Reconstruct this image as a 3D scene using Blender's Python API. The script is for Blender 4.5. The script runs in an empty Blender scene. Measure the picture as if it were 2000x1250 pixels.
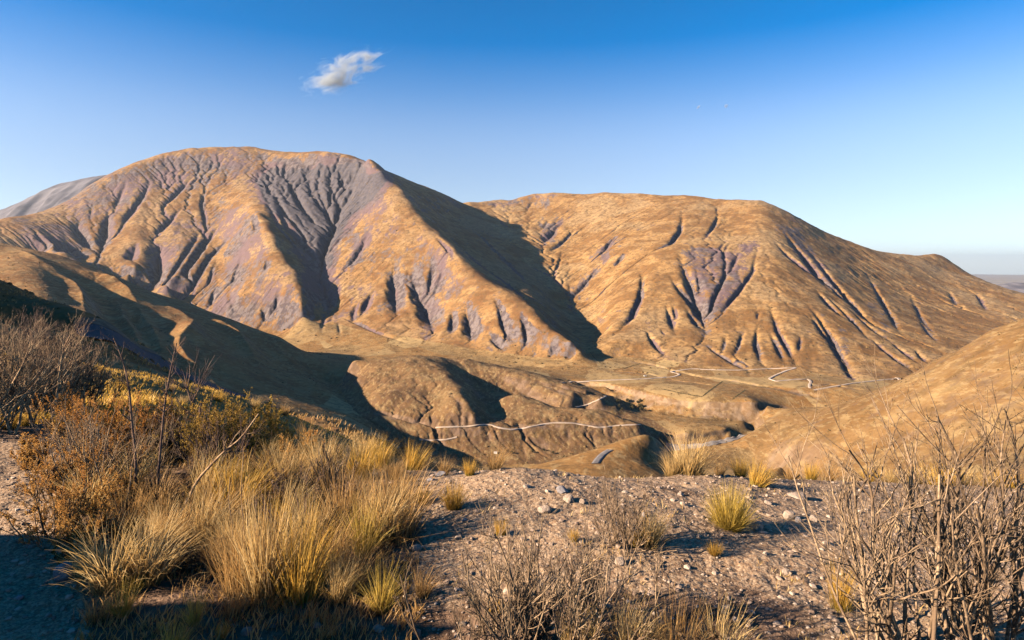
import bpy, bmesh, math, random, time
import numpy as np
from mathutils import Vector
T0 = time.time()
def tick(s): print('T %6.1f %s' % (time.time()-T0, s), flush=True)
F, CX, HY = 1200.0, 1000.0, 515.0       # focal length, centre column and horizon row, in units of a 2000-wide picture
SUN_B, SUN_E = math.radians(18), math.radians(21.5)
SC = bpy.context.scene
COL = SC.collection

# ------------------------------------------------------------------ terrain control lines: (column, row, distance in metres)
# every line is a ridge, a valley floor or a foot of the slopes; the heightfield is interpolated through them
MID = [
 # left mountain, crest
 [(-420,520,4300),(-200,470,4700),(25,424,5300),(88,415,5700),(141,390,5950),(211,343,6300),(271,315,6600),(338,298,6800),(370,292,6900),(422,290,6950),(489,286,7000),(521,296,6850),(549,301,6700),(591,299,6600),(634,301,6450),(669,307,6350),(693,317,6200),(716,312,6050)],
 [(716,312,6050),(751,332,6300),(811,360,6600),(867,381,6900),(903,397,7200),(931,398,7500),(952,396,7900)],
 # its long right spur
 [(716,312,6050),(748,336,5750),(765,359,5550),(787,374,5350),(801,394,5150),(811,418,4950),(839,443,4700),(860,471,4450),(882,489,4250),(910,522,4000),(938,542,3830),(963,563,3680),(991,573,3560),(1015,586,3450),(1043,605,3300),(1068,637,3120),(1093,654,3020),(1114,675,2930),(1128,689,2880)],
 # gorge between the two mountains
 [(903,399,7300),(940,425,6700),(985,465,5950),(1025,510,5350),(1060,553,4800),(1090,597,4300),(1118,637,3800),(1143,680,3200),(1150,700,3000)],
 # scarp bowl and main gully
 [(555,340,6350),(600,343,6250),(650,346,6150),(690,352,6050)],
 [(651,366,5900),(665,401,5600),(655,436,5250),(641,464,5000),(632,492,4750),(630,520,4550),(640,545,4350),(634,570,4200),(627,598,4020),(612,633,3750)],
 # spur left of the gully
 [(521,296,6850),(493,341,6350),(482,390,5700),(490,412,5300),(503,417,5100),(521,443,4830),(537,480,4550),(560,513,4350),(581,531,4220),(595,563,4020),(588,598,3820),(592,620,3700)],
 # spurs of the left face
 [(338,298,6800),(310,350,6300),(330,420,5600),(360,470,5100),(350,520,4700),(330,560,4350)],
 [(211,343,6300),(220,390,5900),(250,430,5500),(290,480,5000),(267,510,4750),(255,535,4500)],
 [(295,470,5150),(305,500,4950),(312,540,4600),(305,572,4300)],
 [(141,390,5950),(130,420,5600),(170,460,5250),(215,470,5150),(180,505,4800)],
 [(25,424,5300),(60,450,5000),(110,480,4750),(150,510,4550)],
 [(400,330,6500),(420,400,5800),(430,470,5150),(440,540,4500),(450,600,4050)],
 # right part of the front face
 [(700,400,5400),(720,460,4800),(740,520,4400),(760,570,4050),(775,625,3620)],
 [(790,430,4850),(830,500,4350),(850,560,4000),(860,620,3600)],
 [(660,520,4520),(690,560,4250),(680,610,3900)],
 # foot of the left mountain and the fan
 [(373,590,4300),(440,617,4050),(505,640,3850),(545,650,3780),(600,637,3760),(640,622,3850),(700,640,3600),(770,652,3430),(850,664,3270),(930,678,3130),(1010,690,3010),(1080,697,2930),(1150,700,2880)],
 [(560,690,3180),(650,668,3380),(760,672,3230),(880,690,3060),(1000,702,2930),(1100,712,2780)],
 # right mountain, crest
 [(952,396,7900),(980,391,7900),(1001,394,7800),(1008,390,7800),(1040,378,7700),(1072,377,7500),(1135,381,7300),(1181,378,7200),(1230,380,7000),(1300,382,6700),(1335,381,6600),(1406,389,6300),(1487,395,6000),(1518,407,5900),(1546,421,5850),(1582,442,5750),(1617,465,5700),(1638,473,5750),(1680,481,5900),(1722,492,6200),(1793,503,6600),(1824,500,6650),(1842,504,6600),(1863,516,6500),(1891,532,6350),(1934,553,6100),(1969,565,5950),(2000,574,5850),(2160,620,5500),(2400,690,5200)],
 # its faces
 [(1040,378,7700),(1060,430,6700),(1090,470,6050),(1110,520,5300),(1130,570,4700),(1150,620,4050),(1165,660,3500)],
 [(1230,380,7000),(1220,430,6000),(1190,490,5200),(1200,550,4500),(1190,620,3700),(1195,680,3100)],
 [(1335,381,6600),(1330,430,5600),(1300,487,4750),(1270,560,4050),(1290,640,3400),(1300,695,2950)],
 [(1406,389,6300),(1420,440,5400),(1440,478,4800),(1440,550,4050),(1430,640,3350),(1420,715,2760)],
 [(1487,395,6000),(1495,440,5250),(1505,478,4750),(1520,560,3950),(1545,640,3300),(1580,715,2800)],
 [(1546,421,5850),(1570,480,5000),(1620,560,4200),(1680,640,3500),(1740,720,2800)],
 [(1680,481,5900),(1700,540,5000),(1760,610,4200),(1830,680,3300)],
 [(1842,504,6600),(1850,570,5300),(1890,630,4300)],
 [(1150,700,2980),(1200,694,3060),(1300,703,2900),(1400,722,2700),(1500,722,2720),(1560,722,2710),(1640,738,2600),(1720,742,2580),(1780,745,2560),(1900,745,2600),(2100,740,2700)],
 # gorge behind the left hill
 [(-300,560,3300),(0,560,3500),(120,590,3450),(240,620,3350),(340,645,3300),(440,660,3350),(520,668,3400)],
 [(0,475,4600),(49,487,4700),(116,501,4750),(176,522,4650),(243,549,4550),(292,572,4450),(338,586,4380)],
 # left hill: crest, near lobe and foot; its ribs are raised later
 [(-420,400,2500),(-200,440,2550),(0,475,2600),(49,485,2600),(116,499,2600),(176,520,2580),(243,547,2560),(292,570,2540),(338,584,2520),(373,593,2500),(405,607,2480),(440,619,2460),(468,630,2440),(510,647,2420),(546,658,2400)],
 [(-300,500,2350),(-200,495,2300),(0,507,2220),(25,505,2220),(60,515,2150),(85,536,2000),(90,566,1760),(82,602,1500)],
 [(-300,580,1650),(-100,580,1650),(30,575,1680)],
 [(170,580,2050),(180,620,1760),(185,660,1480)],
 [(280,640,1880),(300,690,1580)],
 [(330,600,2180),(380,650,1860),(420,700,1660),(440,740,1540)],
 [(470,690,2000),(520,745,1720),(560,780,1580)],
 [(546,658,2400),(600,692,2520),(680,707,2600)],
 [(590,735,2000),(640,765,1860)],
 [(560,775,1560),(620,795,1500),(680,815,1500)],
 # small ravine and centre hill
 [(685,728,2280),(668,755,2050),(680,785,1850),(740,808,1720)],
 [(684,708,2150),(741,702,2150),(794,695,2180),(846,696,2220),(867,700,2230),(917,704,2260),(970,714,2280),(1033,726,2280),(1093,742,2260),(1163,763,2180),(1200,775,2120)],
 [(700,740,1980),(780,745,1920),(850,765,1840),(880,800,1700)],
 [(740,775,1800),(800,790,1750)],
 [(846,696,2220),(870,725,2000),(895,758,1840),(915,788,1730),(922,818,1670)],
 [(885,706,2240),(922,740,2130),(952,776,1960),(962,815,1760)],
 [(940,712,2250),(1000,735,2130),(1060,756,2050),(1120,776,1980),(1170,786,1960)],
 [(985,750,2120),(1040,778,2010),(1095,800,1930),(1140,808,1890)],
 [(940,797,1800),(952,788,1850),(987,775,1890),(1015,774,1890),(1047,781,1880),(1093,795,1860),(1128,798,1850),(1181,802,1820),(1205,816,1760)],
 [(700,795,1760),(780,815,1700),(864,833,1660),(917,832,1660),(952,828,1680),(973,835,1670),(1001,839,1670),(1040,832,1690),(1082,825,1710),(1121,826,1710),(1170,835,1700),(1219,830,1720),(1248,829,1730)],
 [(1262,850,1710),(1300,850,1740)],
 [(1140,810,1960),(1200,818,1920)],
 [(780,868,1560),(864,882,1590),(960,888,1590),(1040,883,1610),(1140,881,1620),(1220,878,1640)],
 # valley plain, terraces and canyon
 [(960,704,2920),(1050,716,2790),(1150,728,2620),(1250,738,2480),(1400,748,2370),(1550,755,2290),(1650,757,2270)],
 [(1130,750,2360),(1180,762,2240),(1230,770,2160),(1300,784,2060),(1400,793,1990),(1500,797,1960),(1570,798,1950)],
 [(1180,778,2215),(1230,789,2130),(1300,803,2020),(1400,812,1960),(1500,812,1960)],
 [(1280,815,1950),(1400,828,1870),(1480,822,1900)],
 [(1270,845,1780),(1340,848,1750),(1420,840,1800)],
 [(1300,872,1730),(1385,872,1720),(1440,857,1790),(1475,838,1890),(1500,823,1960)],
 [(1250,900,1560),(1350,900,1560),(1450,888,1610),(1500,905,1540),(1520,920,1490)],
 # right hill
 [(1450,862,1700),(1475,840,1770),(1508,812,1880),(1540,801,1860),(1593,800,1790),(1663,781,1730),(1734,753,1670),(1800,721,1620),(1828,702,1590),(1881,678,1550),(1933,646,1500),(2000,622,1450),(2150,560,1380),(2400,500,1300)],
 [(1500,890,1560),(1600,870,1390),(1700,855,1290),(1800,830,1210),(1900,790,1150),(2000,740,1100),(2200,690,1050)],
 [(1520,935,1380),(1700,930,1100),(1850,900,980),(2000,860,900),(2300,800,850)],
 [(1540,815,2050),(1663,800,2020),(1800,770,2000),(1900,750,2000),(2050,720,2000)],
 # golden knoll below the camera
 [(960,945,440),(1020,930,470),(1060,918,490),(1110,906,505),(1180,884,530),(1230,863,550),(1262,850,565),(1285,860,570),(1302,885,565),(1315,930,540)],
 [(1180,910,480),(1250,905,500)],
 [(1080,960,700),(1200,950,760),(1300,945,800),(1420,945,850)],
 [(1230,935,1050),(1320,918,1250),(1420,915,1300),(1530,920,1350)],
]
NEAR = [
 # own ridge: path, bank, mound
 [(-300,1240,3.1),(20,1240,3.1),(150,1240,3.1),(300,1245,3.05),(560,1240,3.1),(800,1238,3.08),(950,1235,3.05),(1200,1238,3.08),(1450,1238,3.1),(1750,1245,3.15),(2000,1250,3.2),(2300,1250,3.2)],
 [(-400,1700,1.9),(300,1700,1.9),(1000,1680,1.9),(1600,1700,1.9),(2300,1720,1.9)],
 [(-400,1000,4.6),(0,1000,4.6),(100,1000,4.65),(150,1090,4.0),(180,1200,3.3)],
 [(-400,850,6.8),(0,862,6.7),(60,872,6.5),(110,880,6.4)],
 [(200,1060,4.3),(300,1000,4.8),(450,1020,4.6),(600,1010,4.6),(720,1010,4.55),(885,1000,4.5)],
 [(230,930,5.8),(300,880,7),(430,890,7),(560,910,6.3),(700,915,6.0)],
 [(-400,790,9),(-100,800,9),(60,822,8.5),(150,780,12),(230,775,14),(330,790,13),(450,830,11)],
 [(-400,660,22),(-100,690,21),(100,708,20),(150,712,20.5),(185,718,21),(250,731,23),(330,745,25),(400,757,28),(440,766,30),(480,778,32),(540,797,35)],
 [(820,912,6.1),(870,926,5.7),(912,924,5.5),(952,918,5.4),(985,914,5.45),(1022,913,5.5),(1057,917,5.5),(1107,927,5.5),(1163,936,5.6),(1205,936,5.8),(1293,932,6.2),(1381,931,6.6),(1434,929,6.7),(1522,936,7.2),(1593,941,7.6),(1663,941,8.2),(1800,950,9),(2000,956,10),(2300,960,11)],
 [(880,1060,4.05),(1000,1050,4.0),(1150,1060,4.0),(1300,1060,4.05),(1430,1045,4.3),(1550,1050,4.4),(1700,1060,4.4),(1900,1080,4.4),(2200,1090,4.4)],
 [(950,1000,4.45),(1100,990,4.6),(1250,990,4.7),(1400,980,5.0),(1550,985,5.3),(1700,990,5.6),(1900,1000,6.0)],
 # falling away beyond the crest
 [(700,960,8),(850,1010,8),(1000,1020,8),(1150,1030,8),(1300,1010,9),(1450,1000,10),(1650,990,11),(1850,990,12.5),(2100,990,13)],
 [(560,950,12),(750,1060,14),(1000,1110,15),(1300,1110,16),(1600,1090,17),(1900,1080,18),(2300,1060,18)],
 # the road below and the shaded hillside beyond it
 [(-420,520,70),(-300,570,70),(-150,625,72),(0,650,75),(80,655,78),(160,660,82),(215,676,88),(255,690,98),(300,722,105),(340,750,112),(400,775,118),(470,800,110),(560,815,98),(640,838,80),(700,850,62),(750,880,48)],
 [(-420,640,45),(-300,670,45),(0,715,50),(120,735,52),(230,760,55),(330,790,58),(430,820,60),(520,850,50),(600,880,40)],
 [(-420,300,130),(-300,380,128),(-150,485,124),(0,562,118),(60,580,114),(100,594,110),(125,604,107),(140,612,104)],  # left end, out of view, raised to throw shade on this slope
 [(-420,400,100),(-300,470,100),(-150,580,100),(0,640,100),(60,640,99),(110,642,98),(140,640,98)],
 [(142,622,101),(165,622,103),(190,622,107),(205,630,108),(220,640,109),(245,660,112),(275,676,118),(300,690,124),(330,715,130),(365,732,138),(400,747,146),(440,770,150),(500,792,148),(560,808,140),(640,832,110),(700,848,85)],
 [(150,660,170),(220,700,180),(300,770,190),(400,830,200),(520,880,200),(650,920,180),(750,950,150)],
 [(800,1010,60),(1000,1080,60),(1300,1100,65),(1600,1070,70),(2000,1040,75),(2300,1020,80)],
 [(-300,620,330),(0,660,340),(150,720,340),(300,800,340),(450,860,340),(600,900,320),(800,960,300),(950,1000,280),(1100,1010,280),(1300,1010,280),(1600,1000,280),(2000,980,280),(2300,960,280)],
]
EXTRA = [(-300,660,700),(0,690,700),(150,740,700),(300,800,720),(420,840,760),(560,850,900),(650,860,1000),(720,880,1100),(800,900,900),(850,940,620),(1700,1000,500),(2000,980,450),(2300,930,500),(1450,980,600)]

def densify(lines, step):
    out = []
    for ln in lines:
        for a, b in zip(ln[:-1], ln[1:]):
            n = max(1, int(math.hypot((b[0]-a[0])/step, math.log(b[2]/a[2])*F/step)))
            for i in range(n):
                t = i/n
                out.append((a[0]+(b[0]-a[0])*t, a[1]+(b[1]-a[1])*t, math.exp(math.log(a[2])+(math.log(b[2])-math.log(a[2]))*t)))
        out.append(ln[-1])
    return out
def to_uwe(p):
    p = np.array(p, float)
    return np.stack([(p[:,0]-CX)/F, np.log(p[:,2]), (HY-p[:,1])/F], 1)

def rbf_fit(pts, smooth=0.0, aniso=1.0):
    P = pts[:, :2]*np.array([1.0, aniso]); n = len(P)
    K = -np.sqrt(((P[:,None]-P[None])**2).sum(-1)+4e-5)
    A = np.zeros((n+3, n+3)); A[:n,:n] = K - np.eye(n)*smooth
    A[:n,n] = 1; A[:n,n+1:] = P; A[n,:n] = 1; A[n+1:,:n] = P.T
    rhs = np.zeros(n+3); rhs[:n] = pts[:,2]
    s = np.linalg.lstsq(A, rhs, rcond=None)[0] if n < 10 else np.linalg.solve(A, rhs)
    return P, s, aniso
def rbf_eval(m, us, ws):
    P, s, an = m
    U = us.astype(np.float32); W = (ws*an).astype(np.float32)
    out = np.zeros((len(ws), len(us)), np.float32)
    for (pu, pw), c in zip(P.astype(np.float32), s[:len(P)].astype(np.float32)):
        out -= c*np.sqrt((U[None]-pu)**2 + (W[:,None]-pw)**2 + np.float32(4e-5))
    return (out + s[len(P)] + s[len(P)+1]*U[None] + s[len(P)+2]*W[:,None]).astype(np.float64)

def bilin(img, fi, fj):
    h, w = img.shape
    i0 = np.clip(np.floor(fi).astype(int), 0, h-2); j0 = np.clip(np.floor(fj).astype(int), 0, w-2)
    a = np.clip(fi-i0, 0, 1); b = np.clip(fj-j0, 0, 1)
    return (img[i0,j0]*(1-a)*(1-b)+img[i0+1,j0]*a*(1-b)+img[i0,j0+1]*(1-a)*b+img[i0+1,j0+1]*a*b)
def cubic_up(img, fi, fj):                   # separable Catmull-Rom resampling at rows fi, columns fj
    def one(a, f):
        i = np.floor(f).astype(int); t = (f-i)[:,None]
        g = lambda k: a[np.clip(i+k, 0, len(a)-1)]
        return (g(0)+0.5*t*(g(1)-g(-1)+t*(2*g(-1)-5*g(0)+4*g(1)-g(2)+t*(3*(g(0)-g(1))+g(2)-g(-1)))))
    return one(one(img, fi).T, fj).T
def hash2(ix, iy, seed):
    n = (ix.astype(np.int64)*374761393 + iy.astype(np.int64)*668265263 + seed*1442695041) & 0x7fffffff
    n = ((n ^ (n >> 13))*1274126177) & 0x7fffffff
    n = ((n ^ (n >> 16))*2246822519) & 0x7fffffff
    return (n & 0xffff)/65535.0
def vnoise(x, y, seed=0):                    # gradient noise, about -0.7 .. 0.7
    xi = np.floor(x); yi = np.floor(y); fx = x-xi; fy = y-yi
    u = fx*fx*fx*(fx*(fx*6-15)+10); v = fy*fy*fy*(fy*(fy*6-15)+10)
    def g(dx, dy):
        a = hash2(xi+dx, yi+dy, seed)*6.2831853
        return np.cos(a)*(fx-dx)+np.sin(a)*(fy-dy)
    return (g(0,0)*(1-u)+g(1,0)*u)*(1-v)+(g(0,1)*(1-u)+g(1,1)*u)*v
def fbm(x, y, o=5, seed=0, gain=.5):
    s = 0; a = 1.0
    for k in range(o):
        s = s+a*vnoise(x, y, seed+k*17); x = x*2.03+3.1; y = y*2.03-1.7; a *= gain
    return s
def ridged(x, y, o=4, seed=0):
    s = 0; a = 1.0
    for k in range(o):
        s = s+a*(0.5-np.abs(vnoise(x, y, seed+k*13))*1.4); x = x*2.1+1.3; y = y*2.1+4.2; a *= .5
    return s
def sstep(a, b, x):
    t = np.clip((x-a)/(b-a), 0, 1); return t*t*(3-2*t)
HAZE = 1.0e-5; RAIN_N = 12; EXPOSURE = 1.55
# ------------------------------------------------------------------ base heightfield e = z / distance over (u, w = ln distance)
def back(ln, k, dy):
    return [(p[0], p[1]+dy, p[2]*k) for p in ln]
ALL = MID + NEAR + [back(MID[0],1.3,120), back(MID[0],1.55,200), back(MID[1],1.3,110), back([l for l in MID if l[0][:2]==(952,396) and len(l)>20][0],1.25,100), back([l for l in MID if l[0][:2]==(952,396) and len(l)>20][0],1.5,180)]
pts = densify(ALL, 27)
def ruled(a, b, n=6, sag=0.0):
    """points on the straight line in space between two control points, a little sunk"""
    A = np.array([(a[0]-CX)/F*a[2], a[2], (HY-a[1])/F*a[2]]); Bv = np.array([(b[0]-CX)/F*b[2], b[2], (HY-b[1])/F*b[2]])
    out = []
    for t in np.arange(1, n)/n:
        q = A*(1-t)+Bv*t; q[2] -= sag*math.sin(math.pi*t)
        out.append((CX+F*q[0]/q[1], HY-F*q[2]/q[1], q[1]))
    return out
for a_, b_, sg in [((748,336,5750),(790,350,6480),10),((765,359,5550),(811,360,6600),18),((787,374,5350),(840,371,6750),25),((801,394,5150),(867,381,6900),35),((811,418,4950),(885,389,7050),45),((839,443,4700),(903,399,7300),50),((860,471,4450),(940,425,6700),45),((882,489,4250),(962,445,6300),40),((910,522,4000),(985,465,5950),35),((938,542,3830),(1025,510,5350),25),((963,563,3680),(1042,531,5080),20),((991,573,3560),(1060,553,4800),15),((1043,605,3300),(1090,597,4300),10),((1068,637,3120),(1118,637,3800),5),
                    ((503,417,5100),(641,464,5000),30),((521,443,4830),(632,492,4750),25),((537,480,4550),(630,520,4550),20),((560,513,4350),(640,545,4350),15),((581,531,4220),(634,570,4200),10),((595,563,4020),(627,598,4020),8)]:
    pts += ruled(a_, b_, 7, sg)
pts += [p for p in EXTRA]
pts = to_uwe(pts)
_k = np.unique(np.round(pts[:,:2]/.004).astype(int), axis=0, return_index=True)[1]
pts = pts[np.sort(_k)]
tick('rbf points %d' % len(pts))
DU, DW = .005, .008
W0, W1 = math.log(1.35), math.log(11500)
bu = np.arange(-1.3, 1.2, DU); bw = np.arange(W0, W1, DW)
BASE = rbf_eval(rbf_fit(pts, 0.0), bu, bw)
tick('base')

# uniform grid for the wider country
GD = .0022
gu = np.arange(-1.05, 1.0, GD); gw = np.arange(math.log(400), math.log(10500), GD)
E = np.ascontiguousarray(cubic_up(BASE, (gw-W0)/DW, (gu+1.3)/DU))
E0 = E.copy()
def poly_mask(poly, feather=.01):
    """soft mask of a map polygon given as (column, distance)"""
    U = gu[None,:]; Wg = gw[:,None]
    q = [((a-CX)/F, math.log(b)) for a, b in poly]
    inside = np.zeros((len(gw), len(gu)), bool); d2 = np.full(inside.shape, 9.0)
    for (x0,y0),(x1,y1) in zip(q, q[1:]+q[:1]):
        if y0 != y1:
            c = ((y0 > Wg) != (y1 > Wg)) & (U < (x1-x0)*(Wg-y0)/(y1-y0)+x0)
            inside ^= c
        dx, dy = x1-x0, y1-y0; L = dx*dx+dy*dy+1e-12
        t = np.clip(((U-x0)*dx+(Wg-y0)*dy)/L, 0, 1)
        d2 = np.minimum(d2, (U-x0-t*dx)**2+(Wg-y0-t*dy)**2)
    d = np.sqrt(d2)*np.where(inside, 1, -1)
    return sstep(-feather, feather, d), inside
GORGE = [(1150,3000),(1143,3200),(1118,3800),(1090,4300),(1060,4800),(1025,5350),(985,5950),(940,6700),(903,7300),(903,14000)]
P_M1 = [(-600,3450),(0,3520),(240,3380),(340,3320),(440,3380),(520,3450),(560,3600),(600,3700),(640,3780),(700,3560),(770,3400),(850,3240),(930,3100),(1010,2990),(1080,2910),(1150,2860)]+GORGE+[(-600,14000)]
P_M2 = [(1150,2940),(1200,3040),(1300,2890),(1400,2690),(1560,2700),(1640,2590),(1780,2550),(2700,2550),(2700,14000)]+GORGE[::-1]
P_LH = [(-600,950),(0,880),(170,930),(400,1200),(480,1330),(600,1480),(640,1750),(680,2350),(700,2750),(600,3000),(440,3000),(240,2950),(0,2900),(-600,2750)]
P_CH = [(660,2050),(690,1700),(740,1600),(780,1470),(960,1530),(1240,1570),(1320,1760),(1200,2150),(1100,2330),(900,2380),(684,2250)]
P_RH = [(1450,1720),(1480,1540),(1500,1380),(1700,900),(2700,700),(2700,1950),(1900,1800),(1700,1850),(1540,1960)]
mM1, iM1 = poly_mask(P_M1); mM2, iM2 = poly_mask(P_M2); mLH, iLH = poly_mask(P_LH); mCH, iCH = poly_mask(P_CH); mRH, iRH = poly_mask(P_RH)
tick('masks')

def drape(px, py, img=None):
    """first point where the sight line through (column, row) meets the terrain: (u, w)"""
    img = E if img is None else img
    u = (px-CX)/F; e = (HY-py)/F
    fj = min(max((u-gu[0])/GD, 0), len(gu)-1.001); j = int(fj); b = fj-j
    col = img[:,j]*(1-b)+img[:,j+1]*b
    k = np.nonzero(col >= e)[0]
    if len(k) == 0: return u, gw[np.argmax(col)]
    i = k[0]
    if i == 0: return u, gw[0]
    t = (e-col[i-1])/(col[i]-col[i-1]+1e-9)
    return u, gw[i-1]+t*GD
def drape_line(pl, step=8, img=None):
    out = []
    for a, b in zip(pl[:-1], pl[1:]):
        n = max(1, int(math.hypot(b[0]-a[0], b[1]-a[1])/step))
        out += [drape(a[0]+(b[0]-a[0])*i/n, a[1]+(b[1]-a[1])*i/n, img) for i in range(n)]
    out.append(drape(pl[-1][0], pl[-1][1], img))
    return np.array(out)
def line_dist(q, reach):
    """distance (u,w metric) of grid cells to polyline q and the parameter 0..1 along it, inside its box"""
    j0 = max(0, int((q[:,0].min()-reach-gu[0])/GD)); j1 = min(len(gu), int((q[:,0].max()+reach-gu[0])/GD)+2)
    i0 = max(0, int((q[:,1].min()-reach-gw[0])/GD)); i1 = min(len(gw), int((q[:,1].max()+reach-gw[0])/GD)+2)
    U = gu[None,j0:j1]; Wg = gw[i0:i1,None]
    d2 = np.full((i1-i0, j1-j0), 9.0); tt = np.zeros_like(d2)
    n = len(q)-1
    for k in range(n):
        dx, dy = q[k+1]-q[k]; L = dx*dx+dy*dy+1e-12
        t = np.clip(((U-q[k,0])*dx+(Wg-q[k,1])*dy)/L, 0, 1)
        d = (U-q[k,0]-t*dx)**2+(Wg-q[k,1]-t*dy)**2
        m = d < d2; d2 = np.where(m, d, d2); tt = np.where(m, (k+t)/n, tt)
    return (slice(i0,i1), slice(j0,j1)), np.sqrt(d2), tt
def carve(pl, depth, width, power=1.0, wig=.35, seed=0, q=None, rock=.8):
    """cut a gully (depth > 0) or raise a rib (depth < 0); depth, width in picture units at that distance"""
    q = drape_line(pl) if q is None else q
    r = width/F
    sl, d, t = line_dist(q, r*3.2)
    U, Wg = np.meshgrid(gu[sl[1]], gw[sl[0]])
    rr = r*(0.25+0.95*t**.7)*(1+wig*fbm(U/r*.8, Wg/r*.8, 3, seed+5))
    dd = np.clip(1-d/np.maximum(rr,1e-5), 0, 1)
    dw = np.clip(1-d/np.maximum(rr*2.1,1e-5), 0, 1)
    prof = .7*dd**power+.45*dw*dw
    ends = (.1*sstep(0, .1, t)+.9*sstep(.05, .55, t))*(1-.85*sstep(.62, 1, t))
    E[sl] -= depth/F*prof*ends*(1+.5*vnoise(t*9, t*0+seed, seed))
    ROCK[sl] = np.maximum(ROCK[sl], np.clip(1.25*prof,0,1)*ends*rock*(depth > 0))
ROCK = np.zeros_like(E)
def scarp(pl, drop, reach, seed=0):
    """a cut bank: the near side of the line falls away by drop"""
    q = drape_line(pl)
    R = reach/F
    sl, d, t = line_dist(q, R*1.6)
    U, Wg = np.meshgrid(gu[sl[1]], gw[sl[0]])
    wl = np.interp(U, q[:,0], q[:,1])+.004*fbm(U*45, U*0+seed, 3, seed)
    near = wl-Wg                               # > 0 on the viewer's side
    ends = sstep(0, .1, t)*(1-sstep(.9, 1, t))
    k = sstep(-.001, .005, near)*(1-sstep(R*.3, R, near))*ends
    E[sl] -= drop/F*k*(1+.35*fbm(U*70, Wg*30, 3, seed+3))
    ROCK[sl] = np.maximum(ROCK[sl], 1.6*sstep(-.003, .002, near)*(1-sstep(.012, .03, near))*ends*np.clip(.35+1.5*vnoise(U*50, Wg*50, seed), 0, 1))

UU, WW = np.meshgrid(gu, gw)
_s = E.copy()
for _ in range(46):                            # the grassy left hill is all soft folds
    _s[1:-1] = .25*_s[:-2]+.5*_s[1:-1]+.25*_s[2:]; _s[:,1:-1] = .25*_s[:,:-2]+.5*_s[:,1:-1]+.25*_s[:,2:]
_m = poly_mask(P_LH, .05)[0]*sstep(.0, .03, np.abs(1-0*E))
_crest = np.interp(gu, [(a-CX)/F for a in (-420,0,176,338,440,546)], [math.log(b) for b in (2350,2440,2430,2390,2330,2270)])[None,:]
_m = _m*sstep(.0, .10, _crest-WW)
E = E*(1-_m)+_s*_m
# large lumps and slanting ribs before the water gets to work
mMT = np.maximum(mM1, mM2)
E += mMT*(.0030*fbm(UU*11, WW*9, 3, 3) + .0016*ridged(UU*17+WW*8+.5*fbm(UU*20,WW*14,2,8), WW*9-UU*3, 4, 9)+.0005*fbm(UU*90, WW*60, 4, 10))
E += mMT*(.0005*ridged(UU*60+WW*26+fbm(UU*30,WW*22,2,20), WW*24-UU*12, 3, 21))
E += mLH*(.0012*fbm(UU*20, WW*20, 4, 31)+.0004*ridged(UU*70, WW*40, 3, 32)) + mCH*(.0024*fbm(UU*34, WW*26, 5, 41)+.0010*ridged(UU*60+WW*20, WW*30, 3, 42)) + mRH*(.0010*fbm(UU*24, WW*24, 5, 51)+.0003*fbm(UU*160, WW*110, 3, 52))
E += (1-np.clip(mMT+mLH+mCH+mRH,0,1))*.0009*fbm(UU*40, WW*40, 5, 61)*sstep(math.log(400), math.log(900), WW)
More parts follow.
